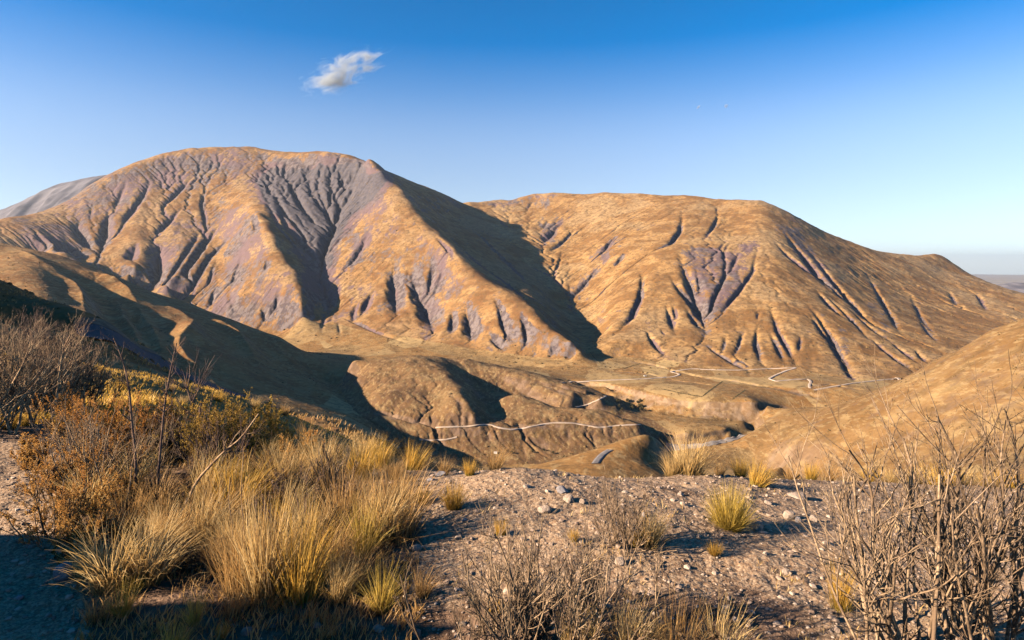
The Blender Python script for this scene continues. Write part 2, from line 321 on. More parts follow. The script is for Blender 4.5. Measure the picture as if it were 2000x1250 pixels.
# gullies traced on the faces: (line, depth, width)
GULLIES = [
 # the big scree gully and its feeders
 ([(640,330),(651,366),(665,401),(655,436),(641,464),(631,492),(630,520),(645,540)], 9, 16),
 ([(610,335),(622,370),(640,410),(648,440),(640,468)], 5, 9),
 ([(585,335),(600,350),(618,385),(640,425)], 5, 9), ([(560,340),(572,365),(590,400),(610,430)], 6, 11),
 ([(530,355),(545,400),(560,440),(600,480),(628,505)], 5, 9),
 ([(690,335),(688,365),(672,395),(664,415)], 6, 10), ([(675,325),(670,350),(662,380)], 4, 7),
 ([(515,375),(530,410),(548,445),(590,490),(615,510)], 4, 8),
 ([(548,430),(585,470),(612,510),(625,550),(626,590),(615,622)], 13, 44),
 # front of the right spur
 ([(770,500),(768,535),(772,575),(776,622)], 16, 26), ([(803,500),(806,540),(815,560),(832,595),(848,640),(845,662)], 15, 24),
 ([(842,490),(845,525),(838,560),(833,590)], 7, 10), ([(865,500),(862,535),(850,565),(836,590)], 6, 9),
 ([(905,585),(915,615),(922,650),(917,668)], 15, 20), ([(882,595),(884,630),(880,655)], 9, 12),
 ([(960,565),(976,600),(985,635),(1010,672)], 9, 11), ([(1010,600),(1025,630),(1030,655),(1022,680)], 9, 10),
 ([(950,650),(975,668),(990,680)], 10, 12), ([(1075,665),(1085,690)], 6, 8),
 ([(725,440),(710,475),(690,505),(672,530)], 6, 10), ([(735,560),(718,585),(705,615)], 8, 10),
 ([(700,585),(690,610),(692,630)], 5, 7),
 ([(840,450),(870,480),(890,505)], 4, 6),
 # left part of the left mountain
 ([(490,412),(497,432),(503,455)], 6, 7), ([(420,560),(412,590),(405,600)], 7, 9), ([(445,565),(455,590),(462,615)], 9, 12),
 ([(478,465),(470,500),(460,530),(448,570)], 4, 6), ([(523,500),(518,530)], 5, 6),
 ([(545,560),(540,590),(520,612)], 8, 10), ([(510,595),(520,615),(522,628)], 8, 11),
 ([(305,480),(312,510),(305,545),(300,565)], 12, 20), ([(270,470),(255,500),(275,505)], 9, 16),
 ([(215,400),(208,430),(205,460),(190,490)], 10, 18), ([(165,420),(150,440),(165,465),(185,490)], 10, 20), ([(125,465),(140,485),(165,505)], 8, 14),
 ([(440,420),(420,450),(395,480),(365,520),(340,560)], 6, 10), ([(400,440),(380,470),(350,510),(325,555)], 6, 9),
 ([(360,400),(330,430),(300,460)], 6, 10), ([(300,340),(280,380),(250,420),(225,450)], 6, 10), ([(380,340),(350,370),(320,400)], 5, 9),
 ([(470,440),(440,470),(410,500),(385,540),(365,575)], 5, 8), ([(250,350),(235,380),(222,410)], 4, 8), ([(60,440),(80,465),(120,490)], 6, 10),
 # dark flank
 ([(830,420),(880,460),(930,510),(1000,560),(1070,620)], 4, 10), ([(880,410),(940,460),(1000,520),(1060,580)], 4, 10),
 # right mountain
 ([(1330,400),(1333,425),(1328,450),(1310,475),(1270,490)], 6, 8), ([(1407,410),(1395,440),(1376,465)], 3.5, 5),
 ([(1323,490),(1335,520),(1352,560),(1365,595),(1378,630),(1380,650),(1370,665)], 14, 20), ([(1303,530),(1325,560),(1350,590),(1372,625)], 10, 13),
 ([(1360,530),(1368,560),(1374,580)], 8, 9), ([(1340,600),(1360,630),(1375,645)], 8, 9), ([(1300,590),(1310,620),(1320,650)], 7, 9), ([(1315,595),(1322,625)], 6, 7),
 ([(1420,500),(1415,540),(1395,580),(1385,620)], 5, 8), ([(1480,480),(1470,530),(1440,570),(1400,620)], 5, 8), ([(1445,490),(1425,530)], 4, 6),
 ([(1525,440),(1545,470),(1570,500),(1600,540),(1625,570)], 9, 11), ([(1508,465),(1540,500),(1580,530),(1608,548)], 7, 8),
 ([(1560,465),(1590,500),(1620,540),(1650,575),(1690,620),(1725,645)], 8, 10), ([(1590,560),(1620,595),(1650,620)], 8, 8), ([(1625,560),(1650,585)], 8, 8),
 ([(1600,565),(1640,600),(1680,640),(1700,665)], 5, 7), ([(1655,600),(1690,630),(1735,665)], 5, 7),
 ([(1572,590),(1600,620),(1620,650),(1640,690),(1665,725),(1675,740)], 10, 12), ([(1580,610),(1605,645),(1625,675)], 6, 7), ([(1640,700),(1660,730),(1672,745)], 7, 8),
 ([(1695,655),(1730,685),(1765,710),(1790,727)], 7, 8), ([(1730,660),(1770,690),(1800,712)], 5, 6), ([(1785,680),(1812,708)], 6, 7),
 ([(1685,520),(1705,555),(1725,590),(1745,625),(1765,660)], 5, 8), ([(1790,610),(1810,645),(1835,670)], 4, 6), ([(1770,560),(1800,620),(1830,660)], 3.5, 7),
 ([(1503,585),(1510,615),(1520,645),(1545,690),(1558,715)], 7, 10), ([(1500,640),(1520,680),(1535,710)], 6, 8), ([(1480,630),(1476,670),(1490,715)], 6, 8),
 ([(1455,640),(1440,680),(1430,700)], 4, 6), ([(1420,650),(1410,690)], 3, 5), ([(1565,650),(1560,690)], 4, 6),
 ([(1370,665),(1395,685),(1430,705),(1460,722),(1466,735)], 7, 7), ([(1240,510),(1255,540),(1250,580),(1235,615),(1205,650)], 8, 10),
 ([(1215,450),(1190,470),(1175,500)], 6, 10), ([(1180,510),(1160,530),(1135,560),(1115,585)], 6, 9), ([(1100,430),(1080,450),(1055,475)], 8, 16), ([(1220,490),(1200,520)], 6, 9),
 ([(1260,640),(1275,665),(1300,695)], 7, 8), ([(1130,440),(1100,470),(1070,495)], 4, 8), ([(1290,640),(1300,655)], 3, 5),
 ([(1850,560),(1870,600)], 3, 7), ([(1900,560),(1930,610)], 3, 8),
 # fan channels below the main gully
 ([(634,600),(632,625),(628,650)], 4, 5), ([(655,600),(670,620),(700,632),(740,650),(800,672)], 4, 5), ([(660,625),(665,655)], 3, 4), ([(600,640),(575,655)], 3, 4),
 # centre hill
 ([(868,700),(905,730),(935,765),(952,805)], 5, 12), ([(955,725),(1000,750),(1060,780),(1110,795)], 6, 12),
 ([(868,760),(900,785),(905,815)], 3, 8), ([(1005,725),(1050,745),(1100,765),(1150,785)], 3, 9),
 ([(1025,842),(1040,860),(1085,878)], 7, 11), ([(1105,835),(1115,860)], 3, 6), ([(960,845),(950,862)], 5, 8), ([(840,805),(845,825)], 4, 7), ([(912,800),(918,828)], 5, 7),
 ([(1185,835),(1200,860)], 3, 5), ([(1150,838),(1165,865)], 3, 5),
]
for k, (pl, dr, rc) in enumerate([
 ([(1090,738),(1180,748),(1235,760),(1290,776),(1350,784),(1430,786),(1500,789),(1570,796)], 9, 55),
 ([(1320,722),(1370,735),(1420,740),(1480,750),(1540,758),(1620,775)], 3, 25),
 ([(1250,838),(1300,846),(1370,847),(1430,836)], 4, 26),
 ([(700,790),(760,806),(820,818),(860,826)], 6, 14), ([(880,815),(915,822),(950,822)], 5, 12),
 ([(985,830),(1040,824),(1082,817),(1121,818),(1170,827),(1225,822)], 5, 10),
 ([(1440,700),(1462,712),(1470,735)], 3, 12), ([(1010,738),(1060,744),(1120,757),(1180,771),(1230,778)], 5, 22), ([(1350,801),(1420,806),(1490,805)], 3, 18), ([(1235,702),(1290,714),(1330,728)], 4, 16), ([(1560,753),(1620,749),(1690,760)], 3, 18), ([(1180,722),(1260,727),(1320,742),(1400,752)], 2.5, 16)]):
    scarp(pl, dr, rc, 90+k)
for k, (pl, dp, wd) in enumerate(GULLIES):
    carve(pl, dp, wd, 1.0, .4, k)
PPX = CX+F*UU+14*fbm(UU*30, WW*20, 3, 78)+5*vnoise(UU*140, WW*90, 80)
PPY = HY-F*E+14*fbm(UU*30, WW*20, 3, 77)
def paint(poly, amount, soft=14):
    """bare rock inside an outline on the face of the mountain"""
    q = np.array(poly)
    k = np.nonzero(((PPX > q[:,0].min()-20) & (PPX < q[:,0].max()+20) & (PPY > q[:,1].min()-20) & (PPY < q[:,1].max()+20) & (mMT > .01)).ravel())[0]
    px = PPX.ravel()[k]; py = PPY.ravel()[k]
    ins = np.zeros(len(k), bool); d2 = np.full(len(k), 1e9)
    for (x0,y0),(x1,y1) in zip(poly, poly[1:]+poly[:1]):
        if y0 != y1: ins ^= ((y0 > py) != (y1 > py)) & (px < (x1-x0)*(py-y0)/(y1-y0)+x0)
        dx, dy = x1-x0, y1-y0; t = np.clip(((px-x0)*dx+(py-y0)*dy)/(dx*dx+dy*dy+1e-9), 0, 1)
        d2 = np.minimum(d2, (px-x0-t*dx)**2+(py-y0-t*dy)**2)
    R = ROCK.ravel()
    R[k] = np.maximum(R[k], amount*sstep(-soft, soft, np.sqrt(d2)*np.where(ins, 1, -1))*mMT.ravel()[k])
for po, am in [
 ([(530,318),(700,308),(765,345),(735,395),(690,430),(665,470),(645,535),(612,500),(560,440),(500,385),(478,350)], 1.0),
 ([(205,345),(330,300),(480,288),(540,300),(480,340),(400,350),(300,370),(220,425),(150,440),(95,420),(140,385)], .40),
 ([(20,428),(140,440),(185,470),(180,515),(50,480)], .45), ([(330,430),(430,418),(390,520),(335,565),(285,520)], .36),
 ([(380,585),(430,560),(455,612),(400,610)], .45), ([(465,470),(490,460),(460,560),(430,560)], .3), ([(690,470),(735,440),(700,510),(670,530)], .55),
 ([(650,620),(700,560),(735,560),(700,620)], .28), ([(560,440),(600,450),(640,540),(628,600)], .35),
 ([(1335,482),(1485,472),(1440,565),(1385,645),(1368,600),(1348,540)], .62), ([(1055,432),(1102,424),(1088,470),(1052,488)], .65), ([(1155,495),(1218,455),(1182,522)], .6),
 ([(1105,560),(1178,508),(1150,560),(1110,600)], .55), ([(1518,438),(1560,440),(1645,575),(1605,560)], .6), ([(1690,590),(1710,590),(1740,650),(1725,650)], .5), ([(1610,610),(1650,640),(1670,720),(1640,680)], .45), ([(1785,555),(1800,560),(1802,610),(1788,600)], .5), ([(950,390),(1010,380),(1100,378),(1060,400),(990,410)], .5)]:
    paint(po, am)
for k, (pl, dp, wd) in enumerate([
 ([(88,508),(104,525),(118,541),(141,559),(158,584),(166,612),(172,650),(176,690)], -20, 50),
 ([(140,522),(165,532),(200,542),(236,561),(262,588),(280,620)], -13, 42),
 ([(215,575),(236,604),(242,630),(262,662),(276,692),(285,720)], -15, 34),
 ([(250,585),(272,608),(285,635),(300,658),(314,692),(325,725)], -15, 34),
 ([(310,588),(350,610),(380,633),(372,650),(352,668),(350,692),(368,714),(405,738),(430,760)], -16, 48),
 ([(385,606),(420,628),(450,645),(475,672),(500,710),(520,745)], -14, 46),
 ([(30,483),(46,492),(75,508),(95,520)], -4, 30),
 ([(500,650),(545,690),(590,728),(625,760)], -6, 50)]):
    carve(pl, dp, wd, 1.3, .18, 700+k, rock=0)
bowl = np.zeros_like(E)
_r = ROCK.copy(); ROCK[:] = 0
paint([(520,322),(700,308),(735,335),(720,372),(690,410),(650,395),(600,385),(560,400),(520,380),(485,352)], 1.0, 10)
bowl = ROCK.copy(); ROCK[:] = np.maximum(_r, bowl)
E -= bowl*(.0075*(.35-.5*ridged(UU*52+fbm(UU*40,WW*40,2,5)*.5, WW*14, 4, 14))+.0026*np.abs(fbm(UU*120, WW*70, 3, 15)))
def rill(i, j, n, r):
    """walk downhill from cell (i, j)"""
    p = []; di = dj = 0.0
    H, Wd = E.shape
    for s in range(n):
        a, b = int(i), int(j)
        if not (3 < a < H-4 and 3 < b < Wd-4): break
        gx = (E[a,b+3]-E[a,b-3])/6; gy = (E[a+3,b]-E[a-3,b])/6+E[a,b]*GD
        L = math.hypot(gx, gy)+1e-9
        if L/GD < .16: break
        dj = .55*dj-.45*gx/L+r.normal()*.09; di = .55*di-.45*gy/L+r.normal()*.09
        m = math.hypot(di, dj)+1e-9
        i += 2*di/m; j += 2*dj/m
        p.append((gu[0]+j*GD, gw[0]+i*GD))
    return np.array(p)
def rills(mask, n, seed, dmin, dmax, rock):
    r = np.random.default_rng(seed)
    w = np.where((mask > .8) & (E > -.5), np.clip(.12+fbm(UU*10, WW*8, 3, seed)+.7*ROCK, .02, 1.2), 0).ravel(); c = np.cumsum(w); c /= c[-1]
    for k in np.searchsorted(c, r.random(n)):
        q = rill(k//len(gu), k % len(gu), int(r.integers(10, 46)), r)
        if len(q) > 6:
            d = r.uniform(dmin, dmax)
            carve(None, d, d*r.uniform(1.3, 2.0), 1.0, .5, int(k % 997), q, rock)
rills(mM1, 160, 5, 1.0, 3.2, .5)
rills(mM2, 120, 6, .8, 2.4, .4)
rills(mCH, 60, 7, 1.0, 3.2, .35)
rills(mLH, 40, 8, .6, 1.6, .1)
tick('gullies')

# ------------------------------------------------------------------ running water: drainage network and stream-power incision
import heapq
def drainage(h):
    """priority flood from the borders: receiver of every cell and the order in which cells drain"""
    H, Wd = h.shape; n = H*Wd
    hl = h.ravel().tolist(); rec = list(range(n)); seen = bytearray(n); order = []
    heap = []
    for k in list(range(Wd))+list(range(n-Wd, n))+list(range(0, n, Wd))+list(range(Wd-1, n, Wd)):
        if not seen[k]: seen[k] = 1; heap.append((hl[k], k))
    heapq.heapify(heap)
    push, pop, app = heapq.heappush, heapq.heappop, order.append
    nb = (-Wd, Wd, -1, 1, -Wd-1, -Wd+1, Wd-1, Wd+1)
    inner = bytearray(n)
    for i in range(1, H-1): inner[i*Wd+1:(i+1)*Wd-1] = b'\x01'*(Wd-2)
    while heap:
        z, k = pop(heap); app(k)
        if not inner[k]:
            for d in nb:
                q = k+d
                if 0 <= q < n and not seen[q]:
                    seen[q] = 1; rec[q] = k; zq = hl[q]; push(heap, (zq if zq > z else z+1e-6, q))
            continue
        for d in nb:
            q = k+d
            if not seen[q]:
                seen[q] = 1; rec[q] = k; zq = hl[q]; push(heap, (zq if zq > z else z+1e-6, q))
    return rec, order
def incise(i0, times, K, m, seed, limit):
    """lower E along its streams; heights are compared as z / distance of the receiver's row"""
    global E, FLOW
    rng = np.random.default_rng(seed)
    sub = E[i0:].copy(); H, Wd = sub.shape
    Yr = np.exp(gw[i0:])[:,None]
    wgt = np.clip(mMT*(.30+.30*np.clip(ROCK,0,1)+.3*bowl+.3*sstep(-.1,.4,fbm(UU*8,WW*6,2,99)))+.6*mCH+.10*mLH+.06*mRH, 0, 1)[i0:]
    start = sub.copy()
    for it in range(times):
        z = (sub+rng.normal(size=sub.shape)*.0003)*Yr
        rec, order = drainage(z)
        A = [1.0]*(H*Wd)
        for k in reversed(order):
            r = rec[k]
            if r != k: A[r] += A[k]
        A = np.array(A).reshape(H, Wd)
        Fk = (K*np.minimum(A, 6000)**m*wgt).ravel().tolist()
        zl = (sub*Yr).ravel().tolist()
        for k in order:
            r = rec[k]; f = Fk[k]
            if r != k and zl[k] > zl[r]: zl[k] = (zl[k]+f*zl[r])/(1+f)
        sub = np.array(zl).reshape(H, Wd)/Yr
        sub = np.maximum(sub, start-limit*(.35+.65*wgt))
        sm = sub.copy()
        sm[1:-1,1:-1] = .5*sub[1:-1,1:-1]+.125*(sub[:-2,1:-1]+sub[2:,1:-1]+sub[1:-1,:-2]+sub[1:-1,2:])
        sub = sub*.72+sm*.28
    E[i0:] = sub
    FLOW = np.zeros_like(E); FLOW[i0:] = np.log1p(A)*wgt
    FLOW = np.clip((FLOW-2.2)/4.5, 0, 1)
I0 = int((math.log(1250)-gw[0])/GD)
incise(I0, 3, .12, .45, 7, .020)
tick('water')
E += mMT*(.0005*fbm(UU*200, WW*130, 3, 90)*(.5+np.clip(ROCK,0,1)))+(mLH+mCH+mRH)*.00035*fbm(UU*220, WW*150, 3, 91)
# ------------------------------------------------------------------ terrain meshes
def useq(a, b, s): return np.arange(a, b-1e-9, s)
MU = np.concatenate([useq(-1.28,-.9,.008), useq(-.9,.9,.0018), useq(.9,1.18,.008)])
MW = np.concatenate([useq(math.log(1.45), math.log(13), .0034), useq(math.log(13), math.log(400), .006), useq(math.log(400), math.log(3000), .0027), useq(math.log(3000), math.log(8600), .0022), useq(math.log(8600), math.log(10200), .01)])
EM = cubic_up(BASE, (MW-W0)/DW, (MU+1.3)/DU)
fi = (MW-gw[0])/GD; fj = (MU-gu[0])/GD
FI, FJ = np.meshgrid(fi, fj, indexing='ij')
inn = (FI >= 0) & (FJ >= 0) & (FJ <= len(gu)-1)
EM += np.where(inn, bilin(E-E0, FI, FJ), 0)
def samp(img): return np.where(inn, bilin(img, FI, FJ), 0)
aROCK = samp(ROCK); aFLOW = samp(FLOW)
YY = np.exp(MW)[:,None]*np.ones(len(MU))[None]; XX = YY*MU[None]
ZZ = EM*YY
# small relief of the ground close by
nearm = 1-sstep(25, 60, YY)
midm = sstep(14, 40, YY)*(1-sstep(300, 420, YY))
ZZ += nearm*(.05*fbm(XX*.9, YY*.9, 4, 71)+.014*fbm(XX*5, YY*5, 3, 72)+.007*fbm(XX*21, YY*21, 2, 73)+.006*np.maximum(fbm(XX*55, YY*55, 2, 79)-.12, 0)*(YY < 14))
ZZ += midm*(.8*fbm(XX*.08, YY*.08, 4, 74)+.15*fbm(XX*.6, YY*.6, 2, 75))
def lab(mask): return np.where(inn, bilin(mask, FI, FJ), 0)
LAB = np.zeros(YY.shape, int)                              # 0 ground 1 hillside 2 valley 3.. hills and mountains
LAB[YY >= 38] = 1; LAB[YY >= 400] = 2
for k, m in ((3,mM1),(4,mM2),(5,mLH),(6,mCH),(7,mRH)):
    LAB[(lab(m) > .5) & (YY >= 400)] = k
uo = MU[None]*np.ones_like(YY)
LAB[(uo < gu[0]) & (YY > 3450)] = 3; LAB[(uo < gu[0]) & (YY > 900) & (YY <= 2750)] = 5
LAB[(uo > gu[-1]) & (YY > 2550)] = 4; LAB[(uo > gu[-1]) & (YY > 700) & (YY <= 1950)] = 7
tick('grid %dx%d' % YY.shape)

def grid_height(x, y):
    """ground height under world points"""
    x = np.asarray(x, float); y = np.asarray(y, float)
    u = x/y; w = np.log(y)
    i = np.interp(w, MW, np.arange(len(MW))); j = np.interp(u, MU, np.arange(len(MU)))
    return bilin(ZZ, i, j)

def grid_normals():
    P = np.stack([XX, YY, ZZ], -1)
    du = np.gradient(P, axis=1); dw = np.gradient(P, axis=0)
    n = np.cross(du, dw); n /= np.linalg.norm(n, axis=-1, keepdims=True)+1e-12
    return n
NRM = grid_normals()
def sub_mesh(name, sel, mat, attrs, **props):
    """the faces of the grid for which sel (per face) holds, as one mesh"""
    R, C = YY.shape
    fr, fc = np.nonzero(sel)
    quad = np.stack([fr*C+fc, fr*C+fc+1, (fr+1)*C+fc+1, (fr+1)*C+fc], 1)
    used, inv = np.unique(quad, return_inverse=True)
    inv = inv.reshape(quad.shape)
    me = bpy.data.meshes.new(name)
    me.vertices.add(len(used)); me.loops.add(inv.size); me.polygons.add(len(inv))
    co = np.stack([XX.ravel()[used], YY.ravel()[used], ZZ.ravel()[used]], 1)
    me.vertices.foreach_set('co', co.astype(np.float32).ravel())
    me.loops.foreach_set('vertex_index', inv.astype(np.int32).ravel())
    me.polygons.foreach_set('loop_start', np.arange(0, inv.size, 4, dtype=np.int32))
    me.polygons.foreach_set('use_smooth', np.ones(len(inv), bool))
    me.update(calc_edges=True)
    for an, arr in attrs.items():
        a = me.attributes.new(an, 'FLOAT', 'POINT'); a.data.foreach_set('value', arr.ravel()[used].astype(np.float32))
    me.normals_split_custom_set_from_vertices(NRM.reshape(-1,3)[used].astype(np.float32))
    me.materials.append(mat)
    o = bpy.data.objects.new(name, me); COL.objects.link(o)
    for k, v in props.items(): o[k] = v
    return o

# ------------------------------------------------------------------ materials
class NT:
    def __init__(s, name):
        s.m = bpy.data.materials.new(name); s.m.use_nodes = True
        s.t = s.m.node_tree; s.t.nodes.clear()
        s.out = s.t.nodes.new('ShaderNodeOutputMaterial')
    def n(s, typ, ins=None, **kw):
        nd = s.t.nodes.new(typ)
        for k, v in kw.items(): setattr(nd, k, v)
        for k, v in (ins or {}).items():
            if hasattr(v, 'is_output') or isinstance(v, bpy.types.NodeSocket): s.t.links.new(v, nd.inputs[k])
            else: nd.inputs[k].default_value = v
        return nd
    def math(s, op, a, b=0.0, c=None, clamp=False):
        ins = {0: a, 1: b}
        if c is not None: ins[2] = c
        return s.n('ShaderNodeMath', ins, operation=op, use_clamp=clamp).outputs[0]
    def mix(s, f, a, b):
        nd = s.n('ShaderNodeMix', data_type='RGBA')
        for k, v in ((0,f),(6,a),(7,b)):
            if isinstance(v, bpy.types.NodeSocket): s.t.links.new(v, nd.inputs[k])
            else: nd.inputs[k].default_value = v if k == 0 else (*v, 1) if len(v) == 3 else v
        return nd.outputs[2]
    def ramp(s, f, lo, hi):
        return s.n('ShaderNodeMapRange', {0: f, 1: lo, 2: hi, 3: 0.0, 4: 1.0}, interpolation_type='SMOOTHSTEP').outputs[0]
    def noise(s, vec, scale, detail=4, rough=.55, dist=0.0):
        o = s.n('ShaderNodeTexNoise', {'Vector': vec, 'Scale': scale, 'Detail': detail, 'Roughness': rough, 'Distortion': dist}).outputs[0]
        return s.math('MULTIPLY_ADD', o, 1.9, -.45, True)
    def attr(s, name): return s.n('ShaderNodeAttribute', attribute_name=name)
    def pos(s): return s.n('ShaderNodeNewGeometry').outputs['Position']
    def vscale(s, v, sc): return s.n('ShaderNodeVectorMath', {0: v, 1: sc}, operation='MULTIPLY').outputs[0]
    def bsdf(s, col, rough=.9, spec=.2, bump=None, bdist=1.0, bstr=1.0, **kw):
        b = s.n('ShaderNodeBsdfPrincipled', {'Roughness': rough, 'Specular IOR Level': spec})
        if isinstance(col, bpy.types.NodeSocket): s.t.links.new(col, b.inputs['Base Color'])
        else: b.inputs['Base Color'].default_value = (*col, 1)
        if bump is not None:
            bn = s.n('ShaderNodeBump', {'Height': bump, 'Distance': bdist, 'Strength': bstr})
            s.t.links.new(bn.outputs[0], b.inputs['Normal'])
        for k, v in kw.items(): b.inputs[k].default_value = v
        s.t.links.new(b.outputs[0], s.out.inputs[0])
        return b
GRASS_TAN = (.38,.215,.085); GRASS_OCH = (.235,.118,.042); GRASS_PALE = (.42,.28,.145); ROCKC = (.18,.142,.137); ROCKD = (.088,.067,.071); ROCKV = (.160,.104,.108)
def mountain_mat(name, rockbias, GRASS_OCH=GRASS_OCH, GRASS_TAN=GRASS_TAN, GRASS_PALE=GRASS_PALE, s=1.0):
    t = NT(name)
    p = t.pos()
    n1 = t.noise(p, .0016*s, 6, .55, .4); n2 = t.noise(p, .006*s, 7, .6); n3 = t.noise(p, .028*s, 5, .6)
    nz = t.n('ShaderNodeNewGeometry').outputs['Normal']
    slope = t.n('ShaderNodeSeparateXYZ', {0: nz}).outputs[2]
    grass = t.mix(t.ramp(n2, .40, .60), GRASS_OCH, GRASS_TAN)
    grass = t.mix(t.math('MULTIPLY', t.ramp(t.noise(t.vscale(p, (1.0, .3, .3)), .010*s, 6, .6, .5), .46, .78), .55), grass, (.20,.105,.045))
    grass = t.mix(t.math('MULTIPLY', t.ramp(t.noise(t.vscale(p, (.5, .5, 1.6)), .009*s, 6, .6), .5, .85), .5), grass, (.45,.29,.135))
    grass = t.mix(t.math('MULTIPLY', t.ramp(n1, .5, .7), .6), grass, GRASS_PALE)
    rockc = t.mix(t.ramp(n3, .35, .65), ROCKD, ROCKC)
    rockc = t.mix(t.ramp(n1, .4, .62), rockc, ROCKV)
    grass = t.mix(t.math('MULTIPLY', t.ramp(n3, .42, .66), .55), grass, (.17,.095,.04))
    fl = t.attr('flow').outputs['Fac']; rk = t.attr('rock').outputs['Fac']
    rockc = t.mix(t.math('MULTIPLY', t.ramp(rk, .82, .95), .95), rockc, t.mix(n3, (.06,.053,.06), (.135,.118,.13)))
    # bare where steep, where water runs, and where the map says so
    st = t.ramp(t.math('ADD', slope, t.math('MULTIPLY', t.math('SUBTRACT', n2, .5), .45)), .86, .66)
    b = t.math('ADD', t.math('MULTIPLY', st, .55), t.math('MULTIPLY', fl, .75))
    b = t.math('ADD', b, t.math('MULTIPLY', rk, 1.0))
    n4 = t.noise(t.vscale(p, (1.0, .25, .3)), .016*s, 5, .7, .6)
    b = t.math('ADD', b, t.math('ADD', t.math('MULTIPLY', t.math('SUBTRACT', n2, .5), .9), t.math('MULTIPLY', t.math('SUBTRACT', n3, .5), .5)))
    b = t.math('ADD', b, t.math('MULTIPLY', t.math('SUBTRACT', n4, .5), 1.0))
    f = t.ramp(b, .38-rockbias, .8-rockbias)
    c = t.mix(f, grass, rockc)
    c = t.mix(t.math('MULTIPLY', t.ramp(t.noise(p, .045*s, 4, .6), .55, .8), .6), c, (.12,.08,.045))
    t.bsdf(c, .95, .1, t.math('ADD', t.math('MULTIPLY', n3, .8), t.math('MULTIPLY', t.noise(p, .11*s, 4, .7), .35)), 9.0/s, .4)
    return t.m
M_MT = mountain_mat('mountain_slope', .17, (.205,.098,.038), (.325,.178,.072), (.37,.24,.125))
M_MT2 = mountain_mat('mountain_slope_grassy', .07)
def hill_mat(name, tan, och, s=1.0, rockw=.6, fields=False, rocks=((.17,.108,.072), (.29,.205,.15))):
    t = NT(name); p = t.pos()
    n1 = t.noise(p, .005*s, 5, .6); n2 = t.noise(p, .03*s, 6, .6); n3 = t.noise(p, .12*s, 5, .6)
    g = t.mix(t.ramp(n1, .35, .65), och, tan)
    g = t.mix(t.math('MULTIPLY', t.ramp(n3, .45, .72), .55), g, (.19,.10,.035))
    if fields:
        vf = t.n('ShaderNodeTexVoronoi', {'Vector': t.vscale(p, (1.0, .75, 0.0)), 'Scale': .0062, 'Randomness': .8})
        sc = t.n('ShaderNodeSeparateColor', {0: vf.outputs['Color']})
        g = t.mix(t.ramp(sc.outputs[0], .3, 1.1), g, (.43,.29,.135))
        g = t.mix(t.ramp(sc.outputs[1], .4, 1.2), g, (.17,.10,.042))
    slope = t.n('ShaderNodeSeparateXYZ', {0: t.n('ShaderNodeNewGeometry').outputs['Normal']}).outputs[2]
    st = t.ramp(t.math('ADD', slope, t.math('MULTIPLY', t.math('SUBTRACT', n2, .5), .5)), .84, .62)
    rk = t.attr('rock').outputs['Fac']
    f = t.math('MULTIPLY', t.math('ADD', st, t.math('MULTIPLY', rk, t.ramp(n2, .3, .6)), None, True), rockw)
    g = t.mix(t.math('MULTIPLY', t.ramp(t.noise(p, .026*s, 6, .6), .46, .76), .6), g, (.115,.07,.032))
    g = t.mix(t.math('MULTIPLY', t.ramp(t.noise(p, .011*s, 6, .62), .48, .85), .42), g, (.40,.27,.125))
    g = t.mix(t.math('MULTIPLY', t.ramp(t.noise(t.vscale(p, (1.0, .35, 1.0)), .09*s, 5, .6), .5, .75), .45), g, (.42,.29,.14))
    c = t.mix(f, g, t.mix(t.ramp(n2, .35, .65), rocks[0], rocks[1]))
    t.bsdf(c, .95, .1, t.math('ADD', n2, t.math('MULTIPLY', n3, .5)), 3.0/s, .4)
    return t.m
M_HILL = hill_mat('dry_grass_hill', (.31,.16,.06), (.225,.105,.038))
M_RH = hill_mat('pale_grass_hill', (.25,.142,.058), (.20,.107,.04), .8)
M_CH = hill_mat('rusty_scrub_hill', (.20,.112,.052), (.145,.08,.042), 1.3, .8, False, ((.12,.072,.046), (.215,.14,.10)))
M_VAL = hill_mat('valley_pasture', (.31,.168,.062), (.24,.122,.042), 1.4, .6, True)
def ground_mat():
    t = NT('gravel_ground'); p = t.pos()
    n1 = t.noise(p, .55, 5, .6); n2 = t.noise(p, 4.0, 6, .7); n3 = t.noise(p, 28, 4, .7)
    vo = t.n('ShaderNodeTexVoronoi', {'Vector': p, 'Scale': 75.0, 'Randomness': 1.0})
    vs = t.n('ShaderNodeTexVoronoi', {'Vector': p, 'Scale': 17.0, 'Randomness': 1.0})
    soil = t.mix(t.ramp(n2, .35, .65), (.12,.07,.042), (.22,.135,.088))
    grav = t.mix(t.ramp(n3, .3, .7), (.265,.155,.088), (.43,.285,.175))
    peb = t.n('ShaderNodeSeparateColor', {0: vo.outputs['Color']}).outputs[0]
    grav = t.mix(t.math('MULTIPLY', t.ramp(peb, .55, .95), .7), grav, (.50,.365,.25))
    grav = t.mix(t.math('MULTIPLY', t.ramp(peb, .35, .05), .6), grav, (.19,.13,.10))
    f = t.math('ADD', t.math('MULTIPLY', t.math('SUBTRACT', n1, .5), 1.6), t.math('ADD', t.attr('gravel').outputs['Fac'], t.math('MULTIPLY', t.math('SUBTRACT', n2, .5), .8)))
    c = t.mix(t.ramp(f, .25, .7), soil, grav)
    c = t.mix(t.attr('turf').outputs['Fac'], c, t.mix(t.ramp(n2, .35, .65), (.20,.11,.035), (.34,.20,.07)))
    h = t.math('ADD', t.math('MULTIPLY', t.math('SUBTRACT', 1.0, vo.outputs['Distance']), .5), t.math('ADD', n3, t.math('MULTIPLY', t.math('SUBTRACT', 1.0, vs.outputs['Distance']), .6)))
    t.bsdf(c, .95, .15, h, .015, .4)
    return t.m
M_GRND = ground_mat()
pxg = CX+F*MU[None]; pyg = HY-F*ZZ/YY
